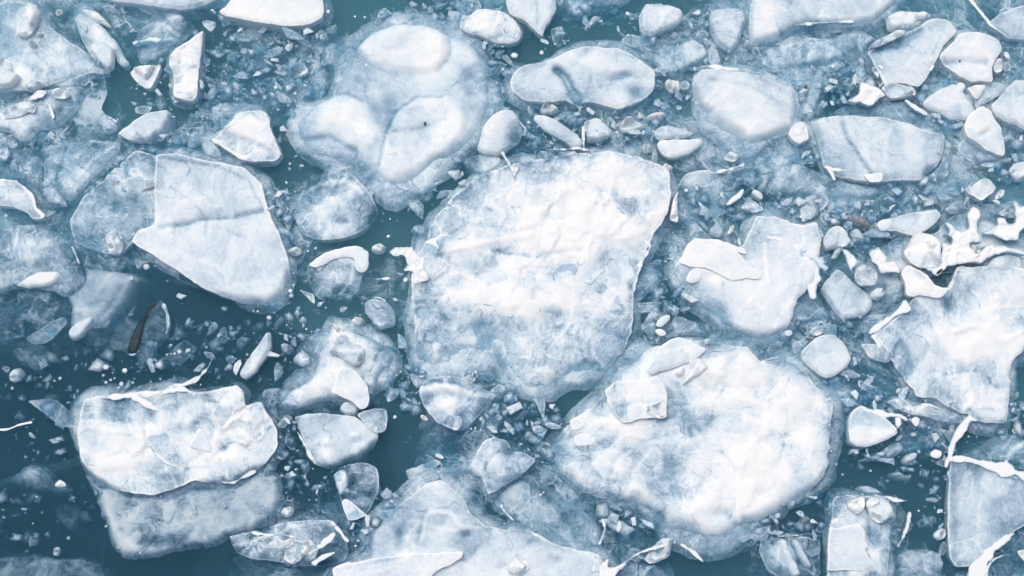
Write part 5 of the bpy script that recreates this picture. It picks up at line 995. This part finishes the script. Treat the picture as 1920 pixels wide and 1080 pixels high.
floe('ice_chunk', 'mixed rubble chunk below the dark glass in the gap', 'ice chunk', 't6 748,745 770,700 795,660 830,642 870,660 920,680 980,695 1050,732 1120,772 1060,790 980,782 900,798 850,832 770,825', mark='the mixed rubble chunk', z=-.02, cl=.45, so=.2, sw=10, th=.25, mat='rough', hf=.04, fw=28, feats=[('E', 't6', 800, 690, 35, 45, 20, .03, .35)],
     parts=[('white_bit', 't6 820,735 860,690 900,682 895,710 850,748', dict(z=.05, cl=.95, so=.1, sw=5, th=.08, mat='smooth')), ('white_bit', 't6 815,765 850,755 886,785 850,798', dict(z=.05, cl=1.0, so=.1, sw=5, th=.08, mat='smooth'))])
floe('ice_floe', 'dark clear floe with a frosted arch above it, right of the middle floe', 'ice floe', 'g 1265,405 1268,350 1288,325 1322,318 1350,326 1395,312 1425,310 1422,335 1395,365 1355,400 1312,415 1280,420', mark='the dark clear floe with an arch', z=-.06, cl=.3, so=.15, sw=12, th=.25, mat='clear', feats=[('E', 'g', 1295, 335, 25, 18, 0, .03, .45), ('L', 'g 1275,325 1320,318 1352,326 1400,312 1425,312', 5, .03, .5)],
     parts=[('ridge', 'g 1335,325 1365,318 1395,308', 3, 4, 7, .04)])
floe('ice_chunk', 'narrow white upright sliver on the rim of the dark clear floe', 'ice chunk', 't6 898,172 905,110 920,55 942,20 940,100 942,190', z=.03, cl=1.0, so=.1, sw=5, th=.12, mat='smooth', rnd=.2)
floe('ice_chip', 'white pointed shard on the dark clear floe', 'ice chip', 't6 1188,98 1215,70 1250,45 1292,8 1285,48 1240,80 1220,100', z=.04, cl=1.1, so=.05, th=.08, mat='snow', rnd=.15)
floe('ice_chip', 'grey-white triangular chip right of the pointed shard', 'ice chip', 't6 1272,112 1318,65 1360,78 1402,118 1350,136', z=.02, cl=.9, so=.1, sw=6, th=.12, mat='smooth', rnd=.15)
floe('ice_chip', 'round pale chip above the white cap', 'ice chip', 't6 1110,240 1118,205 1150,195 1180,210 1198,240 1165,262', z=.01, cl=.85, so=.3, sw=7, th=.12, mat='smooth')
floe('ice_chip', 'slim leaning chip right of the round pale chip above the white cap', 'ice chip', 't6 1203,250 1220,210 1245,192 1240,230 1215,252', z=.03, cl=1.0, so=.1, th=.08, mat='smooth')
# ------------------------------------------------------------------ small chips, bubbles, crumbs and brash between the floes
R = random.Random(21)
REG = [  # centre and half size in the picture, flakes of brash, single chips, bubbles, crumbs
    (570, 130, 95, 95, 300, 9, 3, 160), (430, 140, 75, 55, 150, 9, 2, 120), (70, 290, 85, 45, 130, 5, 2, 60), (1240, 200, 60, 70, 160, 9, 3, 130),
    (1130, 230, 130, 55, 120, 7, 3, 120), (1500, 150, 110, 60, 280, 14, 2, 140), (1570, 350, 130, 70, 380, 20, 2, 200), (1480, 330, 60, 50, 110, 5, 0, 60),
    (1700, 380, 190, 45, 260, 15, 2, 120), (1620, 440, 80, 40, 140, 8, 0, 60), (1380, 370, 90, 50, 100, 5, 1, 90), (1885, 230, 45, 120, 160, 6, 0, 60),
    (1610, 660, 70, 70, 190, 7, 2, 90), (1660, 760, 90, 35, 150, 5, 0, 60), (500, 650, 95, 65, 120, 5, 3, 90), (560, 860, 70, 90, 190, 8, 5, 120),
    (700, 970, 55, 60, 190, 7, 8, 120), (980, 810, 80, 70, 260, 9, 5, 150), (1180, 950, 110, 55, 210, 4, 2, 110), (1470, 970, 100, 55, 180, 8, 2, 90),
    (70, 870, 130, 170, 220, 4, 8, 120), (250, 700, 220, 40, 90, 2, 5, 80), (765, 700, 45, 70, 140, 4, 4, 90), (525, 420, 35, 70, 130, 6, 2, 60),
    (330, 180, 90, 90, 190, 5, 2, 110), (440, 60, 130, 45, 130, 4, 2, 90), (1250, 560, 45, 80, 100, 2, 1, 90), (1730, 850, 130, 65, 150, 4, 2, 80),
    (1790, 950, 60, 90, 80, 2, 2, 50), (1900, 790, 30, 60, 80, 3, 0, 30), (830, 40, 140, 40, 120, 4, 6, 110), (1100, 50, 130, 40, 90, 2, 5, 90),
    (620, 600, 120, 60, 60, 2, 3, 70), (790, 340, 90, 60, 30, 0, 4, 60), (930, 150, 30, 120, 110, 3, 4, 70), (1320, 80, 60, 60, 130, 6, 1, 70),
    (1640, 130, 50, 60, 130, 6, 0, 60), (1780, 190, 80, 50, 160, 8, 0, 50), (350, 650, 110, 60, 90, 2, 3, 80), (880, 740, 90, 50, 120, 3, 5, 90),
    (180, 330, 70, 60, 90, 2, 1, 50), (1080, 250, 120, 30, 110, 4, 1, 60), (960, 540, 960, 540, 900, 8, 10, 700)]
BEYOND = [(-350, 540, 330, 800), (2270, 540, 330, 800), (960, -330, 1300, 300), (960, 1400, 1300, 300)]   # brash carries on past the picture


def on_solid(x, y, pad=0):
    q = np.array([[x, y]])
    for sp in SOLIDS:
        lo, hi = sp.min(0), sp.max(0)
        if lo[0] - pad < x < hi[0] + pad and lo[1] - pad < y < hi[1] + pad:
            if inside(q, sp)[0]: return True
            if pad and seg_dist(q, sp, np.roll(sp, -1, 0))[0][0] < pad: return True
    return False


def pick(reg):
    cx, cy, rx, ry = reg[:4]
    a, r = R.uniform(0, 6.283), math.sqrt(R.random())
    return cx + rx * r * math.cos(a), cy + ry * r * math.sin(a)


def chip_outline(k, rr, elong, jag):
    a0 = rr.uniform(0, 6.28)
    return [((1 + jag * rr.uniform(-1, .4)) * math.cos(a0 + 6.283 * (i + rr.uniform(-.3, .3)) / k) * elong, (1 + jag * rr.uniform(-1, .4)) * math.sin(a0 + 6.283 * (i + rr.uniform(-.3, .3)) / k)) for i in range(k)]


def chip_mesh(name, seed, cl, mat):
    """a small closed ice chip about one unit across: flat-topped, cut corners, tapering below"""
    rr = random.Random(seed)
    base = chip_outline(rr.randint(4, 6), rr, rr.uniform(1.0, 2.2), .5)
    n = len(base); pts_ = []
    for i in range(n):                                   # cut corners
        a, b = base[i], base[(i + 1) % n]
        for q in (.03, .97): pts_.append((a[0] + (b[0] - a[0]) * q, a[1] + (b[1] - a[1]) * q))
    n = len(pts_)
    rings = [(1.0, -.10), (.9, .10), (.55, .13 + rr.uniform(0, .05))]
    v = []; tx, ty = rr.uniform(-.15, .15), rr.uniform(-.15, .15)
    for s_, h in rings:
        for x, y in pts_: v.append((x * s_, y * s_, h + (tx * x + ty * y) * .5 + rr.uniform(-.03, .03)))
    v.append((rr.uniform(-.2, .2), rr.uniform(-.2, .2), .2)); top = len(v) - 1
    for x, y in pts_: v.append((x * .75, y * .75, -.5 + rr.uniform(-.1, .1)))
    v.append((0, 0, -.6)); bot = len(v) - 1
    f = []
    for k in (0, 1):
        for i in range(n): f.append((k * n + i, k * n + (i + 1) % n, (k + 1) * n + (i + 1) % n, (k + 1) * n + i))
    for i in range(n):
        f.append((2 * n + i, 2 * n + (i + 1) % n, top))
        b0 = top + 1
        f.append((b0 + i, b0 + (i + 1) % n, (i + 1) % n, i)); f.append((b0 + (i + 1) % n, b0 + i, bot))
    me = bpy.data.meshes.new(name); me.from_pydata(v, [], f)
    at = me.attributes.new('cloud', 'FLOAT', 'POINT')
    at.data.foreach_set('value', np.full(len(v), cl, np.float32))
    me.materials.append(M[mat]); me.update()
    return me


PROTO = [(chip_mesh('ice_chip', 100 + i, (.85, .6, .45, .3, .95, .5, .7)[i % 7], ('smooth', 'ice', 'ice', 'rough')[i % 4]), (.85, .6, .45, .3, .95, .5, .7)[i % 7]) for i in range(24)]
DIRS = ['right of', 'below right of', 'below', 'below left of', 'left of', 'above left of', 'above', 'above right of']
PXM = 300.0
WP = []                                                  # landmark positions in the picture
for ph, c in MARKS: WP.append((ph, c[0], c[1]))
placed, used = [], {}


def chip_label(x, y, s, tone, el, noun='chip'):
    ph, cx, cy = min(WP, key=lambda q: (q[1] - x) ** 2 + (q[2] - y) ** 2)
    ph = ph.replace('the ', '', 1)
    d = DIRS[int(round(math.atan2(y - cy, x - cx) / (math.pi / 4))) % 8]
    size = ('tiny' if s < 6 else 'small' if s < 10 else 'larger') if noun == 'chip' else ('short' if s < 20 else 'broad')
    base = '%s %s %s %s %s' % (size, tone, noun, d, ph)
    k = used.get(base, 0); used[base] = k + 1
    if k:
        base = '%s, %s out' % (base, ['second', 'third', 'fourth', 'fifth', 'sixth', 'seventh', 'eighth', 'ninth', 'tenth', 'eleventh', 'twelfth'][min(k, 11) - 1])
    return base


todo = []
for reg in REG:
    for _ in range(reg[5]):
        for _try in range(12):
            x, y = pick(reg)
            if not (4 < x < 1916 and 4 < y < 1076): continue
            s = min(19.0, 5.0 + R.expovariate(1 / 4.2))
            if on_solid(x, y, s * .5): continue
            if any((x - a) ** 2 + (y - b) ** 2 < (s + c) ** 2 * .8 for a, b, c in placed): continue
            placed.append((x, y, s)); todo.append((x, y, s)); break


def nearest_d(q):
    return min((c[1] - q[0]) ** 2 + (c[2] - q[1]) ** 2 for c in WP)


todo.sort(key=nearest_d)                                  # ordinals in the labels count outwards from the landmark
for x, y, s in todo:
    me, cl = R.choice(PROTO)
    o = bpy.data.objects.new('ice_chip', me); COL.objects.link(o)
    z = R.choice([.01, .005, -.01, -.02, -.04, -.06])
    wx, wy = P(x, y, z)
    o.location = (float(wx), float(wy), z)
    k = s / PXM
    o.scale = (k, k * R.uniform(.7, 1.1), k * R.uniform(.6, 1.0))
    o.rotation_euler = (R.uniform(-.3, .3), R.uniform(-.3, .3), R.uniform(0, 6.28))
    tone = 'bright white' if cl > .85 and z > -.015 else 'pale' if cl > .6 and z > -.05 else 'dim'
    tag(o, chip_label(x, y, s, tone, 1), 'ice chip', 'small ice chips adrift between the floes')

# translucent shards between the chips, each its own outline
shards = []
for reg in REG[:-1] + [REG[-1]] * 3:
    for _ in range(1 if reg[1] > 600 and reg[0] < 330 else 11 if reg[0] > 1150 and reg[1] < 460 else 6):
        for _try in range(10):
            x, y = pick(reg); s = R.choice([R.uniform(9, 18), R.uniform(9, 18), R.uniform(16, 36)])
            if not (4 < x < 1916 and 4 < y < 1076) or on_solid(x, y, 4): continue
            if any((x - a) ** 2 + (y - b) ** 2 < (s + c) ** 2 * .55 for a, b, c in shards): continue
            shards.append((x, y, s)); break
for x, y, s in sorted(shards, key=nearest_d):
    a0 = R.uniform(0, 3.14); ca, sa = math.cos(a0), math.sin(a0)
    q = [(x + s * (u * ca - v * sa * .8), y + s * .8 * (u * sa + v * ca * .8)) for u, v in chip_outline(R.randint(3, 6), R, R.uniform(1.0, 2.0), .5)]
    cl = R.uniform(.25, .85) if y < 620 or x > 700 else R.uniform(.15, .6); z = -R.uniform(.005, .10)
    o = body('ice_shard', (np.array(q), [None] * len(q)), z=z, cl=min(cl, .3) if False else cl, so=R.uniform(.05, .4), sw=9, drop=.15, th=R.uniform(.05, .15), rnd=R.uniform(0, .2), res=4, hn=.06, hf=.05, fw=s * .9, mat=R.choice(['ice', 'rough', 'clear', 'ice']))
    if cl > .3: SOLIDS.pop()
    tag(o, chip_label(x, y, s, 'clouded' if cl > .42 else 'clear glassy', 1, 'shard'), 'ice shard', 'translucent ice shards in the gaps between the floes')

# bubbles: white discs of trapped gas, each flattened
BUB = [('t4', 565, 962, 18), ('t4', 665, 980, 16), ('t4', 550, 1005, 10), ('t4', 565, 1043, 11), ('t4', 647, 1052, 14), ('t4', 655, 1072, 11), ('t4', 320, 1022, 11), ('t4', 590, 1030, 8), ('t4', 610, 1021, 7), ('t4', 600, 991, 6),
       ('t4', 290, 1035, 6), ('t4', 890, 895, 7), ('t4', 911, 893, 6), ('t4', 930, 890, 8), ('t4', 957, 880, 14), ('t4', 800, 932, 22), ('t4', 1100, 856, 9), ('t4', 910, 846, 10), ('t4', 707, 1045, 10), ('t4', 65, 1074, 10), ('t4', 1350, 662, 7), ('t4', 1373, 664, 6),
       ('t4', 780, 428, 20), ('t4', 700, 490, 14), ('t4', 32, 155, 10), ('t5', 705, 265, 10), ('t5', 183, 555, 14), ('t5', 200, 525, 9), ('t5', 278, 343, 7), ('t5', 318, 328, 7), ('t5', 797, 497, 14), ('t5', 1090, 997, 11), ('t5', 1172, 988, 8), ('t5', 1155, 996, 6), ('t5', 1118, 998, 6), ('t5', 70, 698, 15), ('t5', 770, 850, 7), ('t5', 372, 645, 5), ('t5', 715, 172, 5), ('t5', 678, 143, 5),
       ('t1', 385, 62, 14), ('t1', 580, 92, 9), ('t1', 527, 88, 8), ('t1', 950, 922, 8), ('t1', 908, 937, 8), ('t1', 820, 967, 6), ('t1', 180, 873, 8), ('t1', 210, 1022, 5), ('t1', 208, 497, 12), ('t1', 105, 465, 14), ('t1', 1316, 368, 11), ('t1', 1275, 236, 11), ('t1', 1228, 230, 8),
       ('t2', 674, 73, 14), ('t2', 433, 148, 4), ('t2', 215, 280, 14), ('t2', 70, 295, 20), ('t2', 145, 652, 12), ('t2', 614, 705, 9), ('t2', 985, 1015, 12), ('t2', 416, 505, 8), ('t2', 1032, 368, 12),
       ('t9', 720, 685, 13), ('t9', 740, 233, 12), ('t9', 822, 160, 7), ('t9', 1168, 292, 7), ('t9', 1197, 302, 6), ('t9', 1148, 296, 6), ('t9', 1215, 325, 6), ('t9', 545, 892, 8), ('t9', 565, 942, 11), ('t9', 530, 920, 7), ('t9', 610, 830, 20), ('t9', 68, 412, 8),
       ('t10', 208, 648, 9), ('t10', 225, 635, 6), ('t10', 90, 302, 8), ('t10', 500, 857, 8), ('t8', 320, 28, 9), ('t8', 365, 878, 10), ('t8', 175, 800, 6), ('t8', 630, 928, 9), ('t8', 748, 958, 6), ('t8', 1045, 757, 7), ('t8', 565, 815, 7),
       ('t11', 603, 520, 7), ('t11', 455, 540, 7), ('t11', 860, 733, 6), ('t11', 392, 415, 7), ('t11', 420, 485, 7), ('t11', 528, 418, 16), ('t11', 105, 758, 20), ('t6', 750, 565, 5), ('t6', 800, 300, 7), ('t7', 233, 160, 10), ('t7', 165, 780, 22)]
vb, fb_ = [], []
for i in range(5):
    for j in range(10):
        th_ = math.pi * (i + .5) / 5 ; ph_ = 2 * math.pi * j / 10
        vb.append((math.sin(th_) * math.cos(ph_) * (1 + .06 * math.sin(3 * ph_)), math.sin(th_) * math.sin(ph_), .4 * math.cos(th_)))
for i in range(4):
    for j in range(10): fb_.append((i * 10 + j, (i + 1) * 10 + j, (i + 1) * 10 + (j + 1) % 10, i * 10 + (j + 1) % 10))
fb_.append(tuple(range(9, -1, -1))[::-1]); fb_.append(tuple(40 + j for j in range(9, -1, -1)))
bub = bpy.data.meshes.new('bubble'); bub.from_pydata(vb, [], fb_)
bub.polygons.foreach_set('use_smooth', [True] * len(fb_)); bub.materials.append(M['bubble']); bub.update()
blist = []
for tl, x, y, r in BUB:
    ox, oy, k = TILES[tl]
    blist.append((ox + x * k, oy + y * k, r * k))
for reg in REG:
    for _ in range((reg[6] + 1) // 2):
        x, y = pick(reg)
        if 3 < x < 1917 and 3 < y < 1077 and not on_solid(x, y, 2): blist.append((x, y, R.uniform(1.2, 2.6)))
blist.sort(key=nearest_d)
for x, y, r in blist:
    o = bpy.data.objects.new('bubble', bub); COL.objects.link(o)
    z = R.uniform(-.06, -.01)
    wx, wy = P(x, y, z); o.location = (float(wx), float(wy), z)
    k = r / PXM; k *= .85; o.scale = (k * R.uniform(.9, 1.25), k, k); o.rotation_euler = (0, 0, R.uniform(0, 6.28))
    ph, cx, cy = min(WP, key=lambda q: (q[1] - x) ** 2 + (q[2] - y) ** 2); ph = ph.replace('the ', '', 1)
    d = DIRS[int(round(math.atan2(y - cy, x - cx) / (math.pi / 4))) % 8]
    base = '%s bubble %s the %s' % ('white' if r > 3 else 'tiny round', d, ph)
    q = used.get(base, 0); used[base] = q + 1
    if q: base += ', %s out' % (['second', 'third', 'fourth', 'fifth', 'sixth', 'seventh', 'eighth', 'ninth', 'tenth', 'eleventh', 'twelfth'][min(q, 12) - 1])
    tag(o, base, 'bubble', 'white bubbles trapped at the water surface')


def merged(name, items, mat, label, cat):
    """one object of things nobody could count; items: outline radius, place, tilt, cloudiness"""
    v, f, c = [], [], []
    for x, y, z, s, cl in items:
        rr = R; n = rr.randint(4, 6) if s > 2.5 else 4
        el, a0 = rr.uniform(.35, 1.0), rr.uniform(0, 6.28); tx, ty = rr.uniform(-.6, .6), rr.uniform(-.6, .6)
        wx, wy = P(x, y, z); k = s / PXM; b = len(v)
        ca, sa = math.cos(a0), math.sin(a0)
        for i in range(n):
            a = 6.283 * (i + rr.uniform(-.4, .4)) / n; q = rr.uniform(.55, 1.25)
            lx, ly = math.cos(a) * q, math.sin(a) * q * el
            px_, py_ = lx * ca - ly * sa, lx * sa + ly * ca
            v.append((wx + px_ * k, wy + py_ * k, z + (tx * px_ + ty * py_) * k * .5)); c.append(cl - .25)
        v.append((wx, wy, z + .22 * k)); v.append((wx, wy, z - .4 * k)); c += [cl + .1, cl - .2]
        for i in range(n):
            f.append((b + i, b + (i + 1) % n, b + n)); f.append((b + (i + 1) % n, b + i, b + n + 1))
    me = bpy.data.meshes.new(name); me.from_pydata(v, [], f)
    at = me.attributes.new('cloud', 'FLOAT', 'POINT'); at.data.foreach_set('value', np.array(c, np.float32))
    me.polygons.foreach_set('use_smooth', [True] * len(f)); me.materials.append(M[mat]); me.update()
    o = bpy.data.objects.new(name, me); COL.objects.link(o)
    o['label'] = label; o['category'] = cat; o['kind'] = 'stuff'
    return o


fl, cr = [], []
for reg in REG:
    for _ in range(int(reg[4] * .75)):
        x, y = pick(reg)
        if on_solid(x, y): continue
        fl.append((x, y, -abs(R.gauss(0, .09)) - .01, min(26, 3 + R.expovariate(1 / 4.5)), R.uniform(.1, .8)))
    for _ in range(int(reg[7] * .6)):
        x, y = pick(reg)
        if on_solid(x, y): continue
        cr.append((x, y, -abs(R.gauss(0, .05)), .6 + min(1.8, R.expovariate(1 / .4)), 1.1))
for bx, by, bw, bh in BEYOND:
    for _ in range(420):
        fl.append((bx + R.uniform(-bw, bw), by + R.uniform(-bh, bh), -abs(R.gauss(0, .09)) - .01, min(30, 4 + R.expovariate(1 / 6)), R.uniform(.1, .85)))
merged('brash_ice', fl, 'ice', 'loose brash of small translucent flakes between the floes', 'brash ice')
merged('ice_crumbs', cr, 'bubble', 'fine white crumbs and specks scattered on the water', 'ice crumbs')

# milky slush hanging in the gaps, torn open where the water is clear
OPEN = [(750, 400, 150, 62, -35), (530, 300, 75, 45, 10), (590, 585, 90, 50, 0), (280, 165, 70, 60, 0), (390, 90, 50, 60, 0), (1130, 55, 190, 32, -18), (620, 25, 120, 40, 10), (720, 10, 100, 30, 0), (380, 600, 130, 60, 20), (330, 690, 130, 40, 0),
        (725, 850, 55, 100, 5), (1235, 570, 45, 75, 0), (1100, 735, 110, 30, -35), (1200, 610, 20, 60, 0), (1500, 900, 70, 90, -30), (1540, 990, 60, 70, 0), (1620, 890, 130, 40, 0), (1760, 960, 60, 80, 0), (1900, 760, 40, 70, 0), (1850, 800, 70, 30, 0),
        (120, 960, 140, 130, 0), (40, 800, 120, 110, 0), (110, 730, 120, 40, 0), (590, 870, 60, 50, 0), (480, 640, 50, 60, 0), (1440, 350, 60, 40, 0), (1480, 880, 50, 40, 0), (1570, 190, 40, 40, 0), (1540, 330, 60, 30, 0), (760, 660, 40, 100, -10), (1050, 790, 50, 40, 0), (1290, 550, 40, 50, 40), (480, 400, 30, 60, 0), (1330, 1060, 80, 30, 0), (280, 1060, 160, 30, 0), (930, 690, 60, 14, 15)]
slush_feats = [('E', 'g', a, b, rx, ry, rt, 0, -.75) for a, b, rx, ry, rt in OPEN]
slush_feats += [('E', 'g', 1600, 250, 420, 260, 0, 0, .34), ('E', 'g', 80, 280, 160, 130, 0, 0, .15), ('E', 'g', 560, 150, 120, 110, 0, 0, .15), ('E', 'g', 1180, 240, 160, 90, 0, 0, .15), ('E', 'g', 150, 900, 300, 260, 0, 0, -.2), ('E', 'g', 1640, 720, 160, 120, 0, 0, .12)]
for z_, cl_, sx in ((-.085, .15, 0), (-.19, .30, 37)):
    o = body('slush', 'g -900,-700 0,-900 1000,-760 2000,-900 2800,-600 2700,500 2850,1500 2000,1800 900,1700 0,1850 -850,1600 -1000,500', z=z_, cl=cl_, so=1, sw=400, drop=.1, th=.03, rough=0, rnd=1, res=18 + sx / 20, hn=.25, mat='slush', feats=slush_feats, cull=.08)
    SOLIDS.pop()
    o['label'] = 'wispy milky slush drifting just under the water between the floes' if sx == 0 else 'deeper veil of milky slush under the floes'; o['category'] = 'slush'; o['kind'] = 'stuff'
